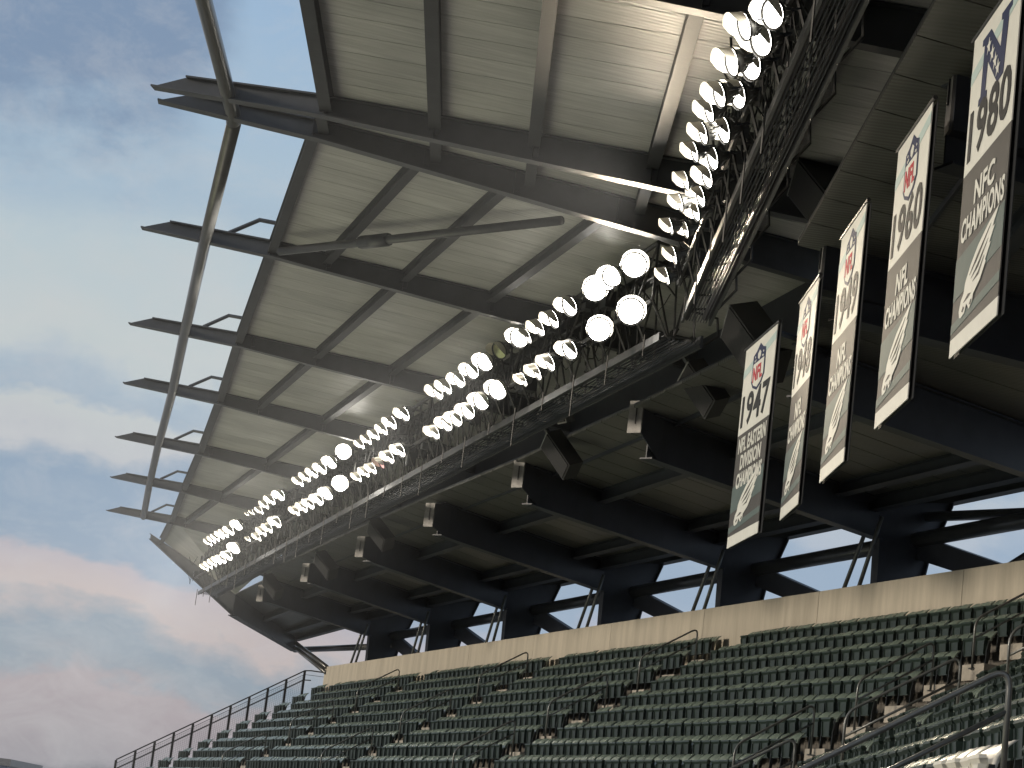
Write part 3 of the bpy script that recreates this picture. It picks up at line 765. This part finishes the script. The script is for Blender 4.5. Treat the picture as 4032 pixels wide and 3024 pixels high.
for bank, rowname, (x0, y0, sca), lst in banks:
    n_ = len(lst)
    for idx, (x, y, mj, asp) in enumerate(lst):
        px, py = zx(x, y, x0, y0, sca)
        P = at_plane(px, py, NTR, OL)
        dist = P.dot(cF)
        r = mj / sca / 1.8228 * dist / FPX / 2 * .96
        lens = None; txt = 'lit white'
        if bank.startswith('fourth') and rowname == 'lower' and idx == 3: lens = 'lens_red'; txt = 'pinkish red'
        elif bank.startswith('fifth') and rowname == 'upper' and idx == 5: lens = 'lens_off'; txt = 'unlit dark'
        elif bank.startswith('glaring'): txt = 'glaring golden white'
        where = ORD[idx] + ' from left, %s row, %s' % (rowname, bank)
        fl_ = floodlight(P, r, ndir(asp), '%s floodlight, %s' % (txt, where), lens, PLC)
        if bank.startswith('glaring'): beam(fl_, P + ndir(1) * .8, ray(2500, 2000) * 6, 1100, (1, .84, .62), 58)
        elif idx == 2: beam(fl_, P - NTR * .9 - UP * .5, V((-75, P.y * .6 + 5, -32)), BEAM * (.45 if P.y > 85 else 1))
nearR = [(2600 + 1640 / 3.687, 200 / 3.687, 430, .58), (2600 + 1475 / 3.687, 580 / 3.687, 470, .5), (2600 + 1325 / 3.687, 935 / 3.687, 450, .5), (2600 + 1135 / 3.687, 1370 / 3.687, 410, .4),
         (2550 + 1115 / 3.687, 450 + 225 / 3.687, 380, .32), (2550 + 955 / 3.687, 450 + 630 / 3.687, 340, .32), (2550 + 875 / 3.687, 450 + 905 / 3.687, 320, .3),
         (2550 + 780 / 3.687, 450 + 1190 / 3.687, 300, .25), (2550 + 708 / 3.687, 450 + 1400 / 3.687, 290, .22), (2550 + 560 / 3.687, 450 + 1660 / 3.687, 250, .16), (2250 + 1500 / 3.687, 950 + 200 / 3.687, 250, .14), (2250 + 1390 / 3.687, 950 + 500 / 3.687, 250, .14)]
nearU = [(2600 + 1230 / 3.687, 380 / 3.687, 400, .3), (2600 + 1050 / 3.687, 900 / 3.687, 400, .32), (2600 + 870 / 3.687, 1370 / 3.687, 370, .3), (2600 + 720 / 3.687, 1610 / 3.687, 330, .22),
         (2550 + 815 / 3.687, 450 + 270 / 3.687, 320, .22), (2550 + 690 / 3.687, 450 + 540 / 3.687, 290, .2), (2550 + 560 / 3.687, 450 + 960 / 3.687, 270, .17), (2550 + 480 / 3.687, 450 + 1280 / 3.687, 260, .16), (2550 + 340 / 3.687, 450 + 1620 / 3.687, 240, .14)]
for rowname, X_, lst in (('right', XL, nearR), ('left', XU, nearU)):
    for idx, (px, py, mj, asp) in enumerate(lst):
        P = at_plane(px, py, V((1, 0, 0)), X_)
        r = mj / 3.687 / 1.8228 * P.dot(cF) / FPX / 2 * .96
        fl_ = floodlight(P, r, ndir(asp, 12 if asp > .3 else 14), 'large visored floodlight, %s from top in the %s column of the near truss' % (ORD[idx], rowname), None, PLC)
        if idx in (1, 5) and rowname == 'right': beam(fl_, P - XN * .9 - UP * .5, V((-75, P.y * .6, -32)))
# loudspeakers and fittings
def speaker(px, py, plane_n, plane_o, w, h, dpt, yaw, pitch, roll, label, name='loudspeaker', cat='loudspeaker', cab=M['black']):
    P = at_plane(px, py, plane_n, plane_o)
    t = thing(name, label, cat, P)
    R_ = Matrix.Rotation(yaw, 3, 'Z') @ Matrix.Rotation(pitch, 3, 'X') @ Matrix.Rotation(roll, 3, 'Y')
    t.matrix_world = Matrix.Translation(P) @ R_.to_4x4()
    def pb(nm, c, hx, hy, hz, m):
        mb = MB().box(c, (hx, 0, 0), (0, hy, 0), (0, 0, hz)); me = bpy.data.meshes.new(nm); me.from_pydata(mb.v, [], mb.f); me.materials.append(m)
        o = bpy.data.objects.new(nm, me); COL.objects.link(o); o.parent = t; return o
    pb('cabinet', (0, 0, 0), w / 2, dpt / 2, h / 2, cab)
    pb('grille', (0, -dpt / 2 - .012, 0), w / 2 - .04, .01, h / 2 - .04, M['speaker'])
    pb('rim', (0, -dpt / 2 - .004, h / 2 - .02), w / 2, .012, .018, M['housing'])
    pb('yoke', (0, dpt * .1, h / 2 + .16), .04, .04, .16, M['steel'])
    return t
speaker(3300, 830, XN, 4.9, .75, 2.05, .62, math.radians(-70), math.radians(18), math.radians(-42), 'big tilted loudspeaker hanging just above the top of the 1949 banner')
speaker(3065, 612, XN, 4.3, 1.1, .55, .4, math.radians(-80), math.radians(5), math.radians(12), 'slim grey box with a pale end on the near catwalk')
speaker(2978, 1352, XN, 4.5, .8, 1.5, .6, math.radians(-70), math.radians(18), math.radians(-42), 'tilted loudspeaker overlapping the top of the 1947 banner')
speaker(2772, 1530, NTR, OTR + .4, .6, 1.1, .4, math.radians(-60), math.radians(22), math.radians(-35), 'dim loudspeaker left of the 1947 banner')
speaker(2212, 1790, NTR, OTR - .1, .55, 1.1, .4, math.radians(-60), math.radians(22), math.radians(-38), 'loudspeaker between the second and third hanging end plates')
speaker(1500, 2105, NTR, OTR - .1, .55, 1.0, .4, math.radians(-60), math.radians(25), math.radians(-45), 'loudspeaker beside the fourth hanging end plate')
speaker(1285, 2225, NTR, OTR - .1, .55, 1.0, .4, math.radians(-60), math.radians(25), math.radians(-45), 'loudspeaker beside the fifth hanging end plate')
speaker(1075, 2310, NTR, OTR - .1, .55, 1.0, .4, math.radians(-60), math.radians(25), math.radians(-45), 'farthest loudspeaker beside the last hanging end plate')
speaker(3022, 1000, XN, 5.2, .42, .3, .22, math.radians(-70), math.radians(12), 0, 'small work light with a pale face hung under the dark roof', 'work_light', 'work light', M['black'])
speaker(3190, 540, XN, 4.4, .45, .4, .1, math.radians(-60), math.radians(30), 0, 'small reddish panel hanging from a rod on the near catwalk', 'hanging_panel', 'panel', M['visor'])
speaker(2225, 1640, NTR, OTR - .3, .4, .3, .25, math.radians(-60), math.radians(22), 0, 'small lamp with a cable loop under the far catwalk', 'work_light', 'work light', M['housing'])
# cable conduit curving to the big speaker
pts = [at_plane(*q, XN, 4.8) for q in ((3118, 690), (3130, 735), (3170, 780), (3222, 795))]
c_ = MB().tube(pts, .05, 6).build('cable_loop', M['rail']); setp(c_, 'grey cable conduit curving down to the big tilted loudspeaker', 'cable')
# ------------------------------------------------------------------ banners
def text_mesh(body, height, sx, bold=.012, shear=0.0):
    cu = bpy.data.curves.new('txt', 'FONT'); cu.body = body; cu.size = 1.0; cu.offset = bold; cu.extrude = .002; cu.shear = shear
    cu.align_x = 'CENTER'; cu.align_y = 'CENTER'; cu.resolution_u = 3; cu.space_character = 1.06; cu.space_line = .78
    ob = bpy.data.objects.new('txt', cu); COL.objects.link(ob)
    dg = bpy.context.evaluated_depsgraph_get()
    me = bpy.data.meshes.new_from_object(ob.evaluated_get(dg))
    bpy.data.objects.remove(ob)
    xs = [v.co.x for v in me.vertices]; ys = [v.co.y for v in me.vertices]
    w = max(xs) - min(xs); h = max(ys) - min(ys); cx_ = (max(xs) + min(xs)) / 2; cy_ = (max(ys) + min(ys)) / 2
    for v in me.vertices:
        v.co.x = (v.co.x - cx_) / w * sx; v.co.y = (v.co.y - cy_) / h * height
    return me
def banner(label, year, lines, tl, bl, br, dirv, plane_o, star=False):
    nb = V((dirv.y, -dirv.x, 0)).normalized()      # towards the back (right)
    B = at_plane(*bl, nb, plane_o)
    r = ray(*tl); tt = B.y / r.y; Ht = (r * (B.dot(nb) / r.dot(nb))).z - B.z
    Rp = at_plane(*br, nb, plane_o); Wd = abs((Rp - B).dot(dirv))
    t = thing('championship_banner', label, 'banner', B, 'championship banners hanging under the canopy')
    u = -dirv; n = -nb
    # local frame: x = u (reading direction), y = up, z = towards viewer side
    t.matrix_world = Matrix.Translation(B) @ Matrix((u, UP, n)).transposed().to_4x4()
    W_, H_ = Wd, Ht
    def flat(nm, pts, z, m, th=.003):
        mb = MB().prism([(x * W_, y * H_, z) for x, y in pts], (0, 0, -1), th)
        me = bpy.data.meshes.new(nm); me.from_pydata(mb.v, [], mb.f); me.materials.append(m); me.update()
        o = bpy.data.objects.new(nm, me); COL.objects.link(o); o.parent = t; return o
    def clipband(y0a, y0b, y1a, y1b): return [(0, y0a), (1, y0b), (1, y1b), (0, y1a)]
    flat('cloth', [(0, .56), (1, .56), (1, 1), (0, 1)], 0, M['ban_white'], .012)
    flat('cloth', [(0, .055), (1, .055), (1, .5595), (0, .5595)], 0, M['ban_grey'], .012)
    flat('cloth', [(0, 0), (1, 0), (1, .0545), (0, .0545)], 0, M['ban_white'], .012)
    flat('stripe', clipband(.85, .93, .89, .97), .004, M['ban_pale'])
    flat('stripe', clipband(.17, .20, .30, .33), .004, M['ban_teal'])
    flat('stripe', clipband(.07, .10, .10, .13), .004, M['ban_teal'])
    def txt(body, h, w, cx_, cy_, m, z=.006, bold=.012, nm='lettering', shear=0):
        me = text_mesh(body, h * H_, w * W_, bold, shear); me.materials.append(m)
        o = bpy.data.objects.new(nm, me); COL.objects.link(o); o.parent = t; o.location = (cx_ * W_, cy_ * H_, z); return o
    txt(year, .165, .88, .5, .672, M['ban_black'], bold=.025, nm='year')
    yy = .50 if len(lines) > 2 else .465
    for ln, w in lines:
        txt(ln, .076, w, .52, yy, M['ban_white'], bold=.03); yy -= .09
    if star:
        flat('emblem', [(.22, .745), (.40, .745), (.40, .765), (.36, .77), (.37, .86), (.62, .745), (.74, .75), (.78, .93), (.84, .935), (.84, .955), (.62, .955), (.62, .935), (.66, .93), (.64, .85), (.40, .955), (.22, .955), (.22, .935), (.27, .93), (.26, .77), (.22, .765)], .006, M['ban_navy'])
        for k, (sx_, sy_) in enumerate(((.38, .905), (.47, .865), (.55, .825), (.62, .79))):
            pts = []
            for q in range(10):
                a = math.pi / 2 + q * math.pi / 5; rr = .05 if q % 2 == 0 else .021
                pts.append((sx_ + rr * math.cos(a), sy_ + rr * math.sin(a) * W_ / H_))
            flat('star', pts, .011, M['ban_white'])
    else:
        sh = [(.30, .93), (.40, .945), (.5, .975), (.60, .945), (.70, .93), (.71, .80), (.64, .765), (.5, .74), (.36, .765), (.29, .80)]
        flat('shield', sh, .006, M['ban_navy'])
        sh2 = [(.33, .885), (.67, .885), (.68, .805), (.62, .775), (.5, .755), (.38, .775), (.32, .805)]
        flat('shield_field', sh2, .010, M['ban_white'])
        txt('NFL', .075, .30, .5, .828, M['ban_red'], .014, .03, 'shield_lettering')
        for k, (sx_, sy_) in enumerate(((.37, .918), (.40, .90), (.60, .90), (.63, .918), (.37, .897), (.63, .897))):
            flat('star', [(sx_ - .014, sy_), (sx_, sy_ - .006), (sx_ + .014, sy_), (sx_, sy_ + .006)], .010, M['ban_white'])
        flat('football', [(.46, .905), (.5, .892), (.54, .905), (.55, .925), (.5, .94), (.45, .925)], .010, M['ban_white'])
    # bird-head crest: swept feathers to the upper right, hooked beak at the lower left
    crest = [(.22, .095), (.30, .10), (.33, .125), (.40, .10), (.46, .115), (.47, .135), (.60, .16), (.70, .20), (.68, .205), (.78, .245), (.74, .245), (.84, .285), (.79, .285), (.90, .335),
             (.70, .31), (.50, .275), (.36, .235), (.27, .195), (.25, .165), (.20, .15), (.17, .12), (.19, .10)]
    flat('crest', crest, .010, M['ban_white'])
    for a, b, c, d in (((.36, .205), (.50, .245), (.76, .30), (.52, .235)), ((.40, .19), (.52, .215), (.72, .262), (.54, .205)), ((.44, .175), (.55, .19), (.66, .222), (.56, .18)),
                       ((.27, .135), (.36, .15), (.42, .145), (.36, .138)), ((.24, .112), (.27, .125), (.29, .118), (.26, .108)), ((.40, .112), (.43, .125), (.45, .122), (.43, .11))):
        flat('feather', [a, b, c, d], .0145, M['ban_grey'])
    # hanging bar and hem weight
    mb = MB().tube([(-.05 * W_, H_ + .03, -.01), (1.05 * W_, H_ + .03, -.01)], .03, 8); me = bpy.data.meshes.new('hanging_bar'); me.from_pydata(mb.v, [], mb.f); me.materials.append(M['black'])
    o = bpy.data.objects.new('hanging_bar', me); COL.objects.link(o); o.parent = t
    # dark backing sail behind the print
    mb = MB().prism([(0, .0, -.05), (1.045 * W_, .0, -.05), (1.045 * W_, H_, -.05), (0, H_, -.05)], (0, 0, -1), .008); me = bpy.data.meshes.new('backing'); me.from_pydata(mb.v, [], mb.f); me.materials.append(M['ban_black'])
    o = bpy.data.objects.new('backing', me); COL.objects.link(o); o.parent = t
    print('banner', year, 'W', round(Wd, 2), 'H', round(Ht, 2), [round(c, 2) for c in B])
    return t
bd = V((math.sin(math.radians(-.85)), math.cos(math.radians(-.85)), 0))
PBN = 5.0 / 1.0
def zz(x, y): return 2700 + x / 1.508, 900 + y / 1.508
banner('nearest banner, white and charcoal with a blue star-filled N over 1980', '1980', [('NFC', .42), ('CHAMPIONS', .9)], (3846, 152), zz(1562, 775), zz(1845, 510), bd, PBN, True)
banner('banner with 1960 under a red and blue shield, glowing brightest at its foot', '1960', [('NFL', .36), ('CHAMPIONS', .9)], (3538, 597), zz(1118, 1192), zz(1315, 1015), bd, PBN)
banner('banner with 1949 under a shield, third from the right', '1949', [('NFL', .36), ('CHAMPIONS', .9)], (3309, 950), zz(792, 1512), zz(935, 1385), bd, PBN)
banner('narrow banner with 1948 under a shield, between the 1947 and 1949 banners', '1948', [('NFL', .36), ('CHAMPIONS', .9)], (3151, 1198), (2600 + 725 / 1.5447, 1800 + 385 / 1.5447), (2600 + 835 / 1.5447, 1800 + 285 / 1.5447), bd, PBN)
print('x')
bd2 = V((math.sin(math.radians(-6.1)), math.cos(math.radians(-6.1)), 0)); nb2 = V((bd2.y, -bd2.x, 0))
B47 = nb2.dot(V((5.0, 41.0, 0))) * .9
banner('leftmost banner, 1947 with three lines of white words below', '1947', [('NFL EASTERN', .88), ('DIVISION', .66), ('CHAMPIONS', .82)], (2929, 1391), (2600 + 403 / 1.5447, 1800 + 557 / 1.5447), (2600 + 590 / 1.5447, 1800 + 460 / 1.5447), bd2, B47)
# ------------------------------------------------------------------ seats
def mesh_from(mb, nm, m):
    me = bpy.data.meshes.new(nm); me.from_pydata(mb.v, [], mb.f); me.update(); me.materials.append(m); return me
SW = .435
def back_mb():
    mb = MB(); cols = [-.5, -.42, -.2, .2, .42, .5]
    prof = [(.12, .44, 1.0), (.13, .60, 1.0), (.175, .775, .97), (.25, .87, .93), (.335, .935, .80)]
    pts = []
    for (y, z, ws) in prof:
        for c in cols:
            pts.append((c * SW * ws, y - .03 * (abs(c) * 2) ** 3, z - (.012 if abs(c) > .45 else 0)))
    for (y, z, ws) in prof:
        for c in cols:
            pts.append((c * SW * ws, y + .03, z + (.008 if z > .8 else 0)))
    mb.v = pts; w = len(cols); h = len(prof); o = w * h
    for a in range(h - 1):
        for b in range(w - 1):
            i = a * w + b
            mb.f.append((i, i + 1, i + w + 1, i + w)); mb.f.append((o + i, o + i + w, o + i + w + 1, o + i + 1))
    for b in range(w - 1):
        i = (h - 1) * w + b; mb.f.append((i, i + 1, o + i + 1, o + i)); mb.f.append((b + 1, b, o + b, o + b + 1))
    for a in range(h - 1):
        i = a * w; mb.f.append((i, i + w, o + i + w, o + i)); i = a * w + w - 1; mb.f.append((i + w, i, o + i, o + i + w))
    return mb
def pan_mb():
    mb = MB()
    h = SW / 2 - .004; q = SW / 2 * .74
    # folded pan: narrower at the foot, flared towards a rounded lip, framed by a raised edge
    mb.hexa([(-q, .045, .40), (q, .045, .40), (q, .085, .40), (-q, .085, .40), (-q * 1.12, .03, .70), (q * 1.12, .03, .70), (q * 1.12, .085, .70), (-q * 1.12, .085, .70)])
    mb.hexa([(-q * 1.12, .03, .699), (q * 1.12, .03, .699), (q * 1.12, .085, .699), (-q * 1.12, .085, .699), (-h, .002, .745), (h, .002, .745), (h, .085, .755), (-h, .085, .755)])
    mb.hexa([(-h, .0, .744), (h, .0, .744), (h, .082, .752), (-h, .082, .752), (-h * .93, .008, .778), (h * .93, .008, .778), (h * .93, .07, .787), (-h * .93, .07, .787)])
    for sg in (-1, 1):
        a0, a1 = sg * q, sg * (q - .02); b0, b1 = sg * q * 1.12, sg * (q * 1.12 - .02)
        lo, hi = (a0, a1) if a0 < a1 else (a1, a0); lo2, hi2 = (b0, b1) if b0 < b1 else (b1, b0)
        mb.hexa([(lo, .022, .42), (hi, .022, .42), (hi, .046, .42), (lo, .046, .42), (lo2, .006, .70), (hi2, .006, .70), (hi2, .032, .70), (lo2, .032, .70)])
    return mb
def std_mb():
    mb = MB(); x = .245
    mb.hexa([(x - .014, .03, 0), (x + .014, .03, 0), (x + .014, .10, 0), (x - .014, .10, 0), (x - .014, .06, .45), (x + .014, .06, .45), (x + .014, .12, .45), (x - .014, .12, .45)])
    mb.hexa([(x - .016, .05, .45), (x + .016, .05, .45), (x + .016, .14, .45), (x - .016, .14, .45), (x - .016, .10, .70), (x + .016, .10, .70), (x + .016, .15, .70), (x - .016, .15, .70)])
    return mb
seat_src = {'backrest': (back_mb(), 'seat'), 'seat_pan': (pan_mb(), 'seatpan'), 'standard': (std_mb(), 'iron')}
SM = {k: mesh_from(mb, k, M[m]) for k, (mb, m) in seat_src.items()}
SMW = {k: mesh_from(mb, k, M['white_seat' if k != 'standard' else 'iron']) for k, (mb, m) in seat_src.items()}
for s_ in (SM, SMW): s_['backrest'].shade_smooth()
seats = []      # (P, ux, uy, row, blocklabel, white, dist)
aisles = [101.3, 86.5, 71.35, 57.45]
def in_aisle(s): return any(abs(s - a) < .78 for a in aisles)
blk = lambda s: 'beyond the first aisle' if s > 86.5 else 'between the first and second aisles' if s > 71.35 else 'between the second and third aisles' if s > 57.45 else 'right of the third aisle'
rowname = lambda j: 'top row' if j == 0 else ORD[j] + ' row from top'
camV = V((0, 0, 0))
def visible(P, pad=60):
    z = P.dot(cF)
    if z < 1: return False
    x = CW / 2 + FPX * P.dot(cR) / z; y = CH / 2 - FPX * P.dot(cU) / z
    return -pad < x < CW + pad and -pad < y < CH + pad
for j in range(0, 10):
    s = 41.05
    while s < 104.1:
        if not in_aisle(s):
            P = far(s, OFF(j), TRE(j)); seats.append((P, -D, N, 'far', j, s, False))
        s += .49
for j in range(0, 12):
    s = 43.6
    while s > 14.5:
        if abs(s - 35.75) > .75 and not (18.2 < s < 19.7):
            P = near(s, OFN(j), TRE(j)); w = s > 19.5 and ((j == 10 and s < 21.9) or (j == 11 and s < 22.4))
            seats.append((P, -D2, N2, 'near', j, s, w))
        s -= .49
vis = [q for q in seats if visible(q[0] + UP * .8)]
inv = [q for q in seats if not visible(q[0] + UP * .8)]
# seats of the near block that the lower rows hide completely still count; rank by size in the picture
vis.sort(key=lambda q: q[0].length)
ind = vis[:300]; rest = vis[300:]
print('seats visible', len(vis), 'total', len(seats))
first_seat = None
for (P, ux, uy, blkn, j, s, w) in ind:
    if blkn == 'far':
        al = [a for a in aisles if a > s]; k_ = int((al[-1] - s - .6) / .49) if al else 0
        lab = 'green folding seat, %s of far block, %s right of %s aisle' % (rowname(j), ORD[max(0, k_)], ORD[len(al) - 1]); grp = 'green folding seats of the far block'
    elif w:
        k_ = int((s - 19.7) / .49)
        lab = 'white folding seat, %s row at lower right corner, %s from the thick handrail' % ('upper' if j == 10 else 'lower', ORD[int((s - 19.5) / .49)]); grp = 'white seats at the lower right'
    else:
        if s > 35.75: k_ = int((s - 36.4) / .49); sd = 'behind'
        else: k_ = int((35.1 - s) / .49); sd = 'in front of'
        lab = 'green folding seat, %s of near block, %s %s the aisle' % (rowname(j), ORD[max(0, k_)], sd); grp = 'green folding seats of the near block'
    t = thing('folding_chair', lab, 'chair', P, grp)
    t.matrix_world = Matrix.Translation(P) @ Matrix((ux, uy, UP)).transposed().to_4x4()
    for nm in ('backrest', 'seat_pan', 'standard'):
        o = bpy.data.objects.new(nm, (SMW if w else SM)[nm]); COL.objects.link(o); o.parent = t
        if nm == 'seat_pan':
            o.rotation_euler = (random.uniform(-.05, .05), 0, random.uniform(-.02, .02))
        if nm == 'backrest': o.rotation_euler = (random.uniform(-.012, .012), 0, 0)
def bulk(lst, nm, label):
    mb = MB(); mats = []
    for (P, ux, uy, b_, j, s, w) in lst:
        R_ = Matrix((ux, uy, UP)).transposed()
        for mi, k in enumerate(('backrest', 'seat_pan', 'standard')):
            src = seat_src[k][0]; b = len(mb.v); tw = Matrix.Rotation(random.uniform(-.03, .03), 3, 'X')
            mb.v += [tuple(P + R_ @ (tw @ V(v))) for v in src.v]; mb.f += [tuple(b + i for i in f) for f in src.f]; mats += [mi] * len(src.f)
    me = bpy.data.meshes.new(nm); me.from_pydata(mb.v, [], mb.f)
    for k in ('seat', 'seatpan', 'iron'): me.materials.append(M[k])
    me.polygons.foreach_set('material_index', mats); me.update()
    o = bpy.data.objects.new(nm, me); COL.objects.link(o); setp(o, label, 'seats', kind='stuff')
bulk(rest, 'distant_seats', 'far rows of small dark green folding seats below the beige wall')
# aisle steps
st = thing('aisle_steps', 'pale concrete steps filling the gaps between the seat blocks', 'steps', far(70, 20, 4))
for a in aisles[1:] + [39.9]:
    for j in range(0, 11):
        P = far(a, OFF(j) - .36, TRE(j) - .26)
        MB().box(P + N * -.19 + UP * .16, D * .42, N * .19, UP * .16).build('step', M['step'], st)
        MB().box(far(a, OFF(j) - .367, TRE(j) - .1), D * .42, N * .006, UP * .1).build('step', M['step'], st)
for j in range(0, 13):
    P = near(35.75, OFN(j) - .36, TRE(j) - .26)
    MB().box(P + N2 * -.19 + UP * .16, D2 * .42, N2 * .19, UP * .16).build('step', M['step'], st)
# ------------------------------------------------------------------ handrails
def handrail(fn, s, offf, j0, j1, label, r=.024, hgt=1.0):
    n_ = fn(1, 0, 0) * 0
    b1 = fn(s, offf(j0), TRE(j0) + .44); b2 = fn(s, offf(j1), TRE(j1) + .44)
    t = thing('handrail', label, 'handrail', b2, 'handrails in the seating aisles')
    up = lambda P, h: P + UP * h
    back = (b1 - b2); fl = V((back.x, back.y, 0)).normalized()
    def arc(P, d1, d2, n=5):
        return [P + d1 * (1 - k / n) ** 2 * .2 + d2 * (k / n) ** 2 * .2 for k in range(n + 1)]
    sl = back.normalized()
    c1, c2 = up(b1, hgt), up(b2, hgt)
    pts = [b1] + arc(c1, -UP, -sl) + arc(c2, sl, -UP) + [b2]
    MB().tube(pts, r, 10).build('rail', M['rail'], t, smooth=True)
    MB().tube([up(b1, hgt - .38), up(b2, hgt - .38)], r * .85, 8).build('mid_rail', M['rail'], t, smooth=True)
    for b in (b1, b2): MB().box(b + UP * .01, (.06, 0, 0), (0, .06, 0), (0, 0, .012)).build('base_plate', M['rail'], t)
an = {86.5: 'first aisle from the left', 71.35: 'second aisle from the left', 57.45: 'third aisle from the left', 39.9: 'aisle where the two seat blocks meet'}
pos = {0: 'upper', 1: 'middle', 2: 'lower'}
for a in an:
    for k in range(3):
        handrail(far, a, OFF, 1 + 3 * k, 2.93 + 3 * k, '%s of three slim steel handrails in the %s' % (pos[k], an[a]))
for k in (1, 2, 3):
    handrail(near, 35.75, OFN, .35 + 3 * k, 2.45 + 3 * k, '%s steel handrail in the near block, crossing in front of small green seats' % ({1: 'upper', 2: 'middle', 3: 'lower'}[k]))
handrail(near, 19.2, OFN, 9.9, 12.2, 'thickest and nearest steel handrail, sweeping across the lower right corner', .027)
handrail(near, 19.2, OFN, 7.0, 9.2, 'thick steel handrail cut off by the right edge above the white seats', .027)
# ------------------------------------------------------------------ end fence
fe = thing('end_fence', 'black steel guard fence with wire mesh stepping down the left end of the stand', 'fence', far(105.6, 22, 4))
fp_ = [far(105.6, OFF(j), 0) for j in range(0, 11)]
for j in range(0, 11):
    b = fp_[j] + UP * (LED(j) - .62); tpt = fp_[j] + UP * (LED(j) + .84)
    MB().bar(b, tpt, .10, .10, D).build('fence_post', M['black'], fe)
def ft(j, dz): return fp_[j] + UP * (LED(j) + dz)
MB().tube([ft(0, .86) + N * 1.6 + UP * -.02 - D * .8, ft(0, .9) + N * .3] + [ft(j, .86) for j in range(0, 11)], .03, 8).build('top_rail', M['black'], fe)
MB().tube([ft(0, .45) + N * .35] + [ft(j, .42) for j in range(0, 11)], .026, 8).build('mid_rail', M['black'], fe)
MB().tube([ft(0, .70) + N * 1.5] + [ft(j, .68) for j in range(0, 11)], .012, 6).build('wire_rail', M['black'], fe)
mb = MB()
for j in range(0, 10):
    for q in range(9):
        a = fp_[j].lerp(fp_[j + 1], q / 9); la = LED(j) + (LED(j + 1) - LED(j)) * q / 9
        mb.bar(a + UP * (la - .6), a + UP * (la + .68), .008, .008, D)
for q in range(12):
    mb.tube([ft(j, -.58 + q * .105) for j in range(0, 11)], .004, 4, False)
wm = mb.build('wire_mesh', M['rail'], fe); wm['kind'] = 'stuff'
# low dark building at the far left horizon
P = far(0, 0, 0)
q = at_plane(30, 3000, V((0, 1, 0)), 420)
b = thing('distant_building', 'flat blue-grey rooftop at the bottom left corner', 'building', V((q.x, q.y, -32)))
MB().box(V((q.x - 22, q.y, (q.z - 32.5) / 2)), (25, 0, 0), (0, 15, 0), UP * ((q.z + 31.5) / 2)).build('wall', mat('blue_cladding', (.10, .16, .26), .6), b)
MB().box(V((q.x - 22, q.y, q.z - .3)), (25.6, 0, 0), (0, 15.6, 0), UP * .6).build('roof', M['galv'], b)
# thin scattering volume added round the whole place to give the lamps glow
hz = MB().box((0, 0, -8.4), (710, 0, 0), (0, 710, 0), (0, 0, 25.0)).build('glow_haze', None)
hm = bpy.data.materials.new('glow_haze'); hm.use_nodes = True; ht = hm.node_tree; ht.nodes.clear()
ho = ht.nodes.new('ShaderNodeOutputMaterial'); hv = ht.nodes.new('ShaderNodeVolumePrincipled')
hv.inputs['Color'].default_value = (.95, .95, .95, 1); hv.inputs['Density'].default_value = GLOW_HAZE; hv.inputs['Anisotropy'].default_value = .3
ht.links.new(hv.outputs[0], ho.inputs['Volume']); hz.data.materials.append(hm); setp(hz, kind='stuff')
print('objects', len(bpy.data.objects))
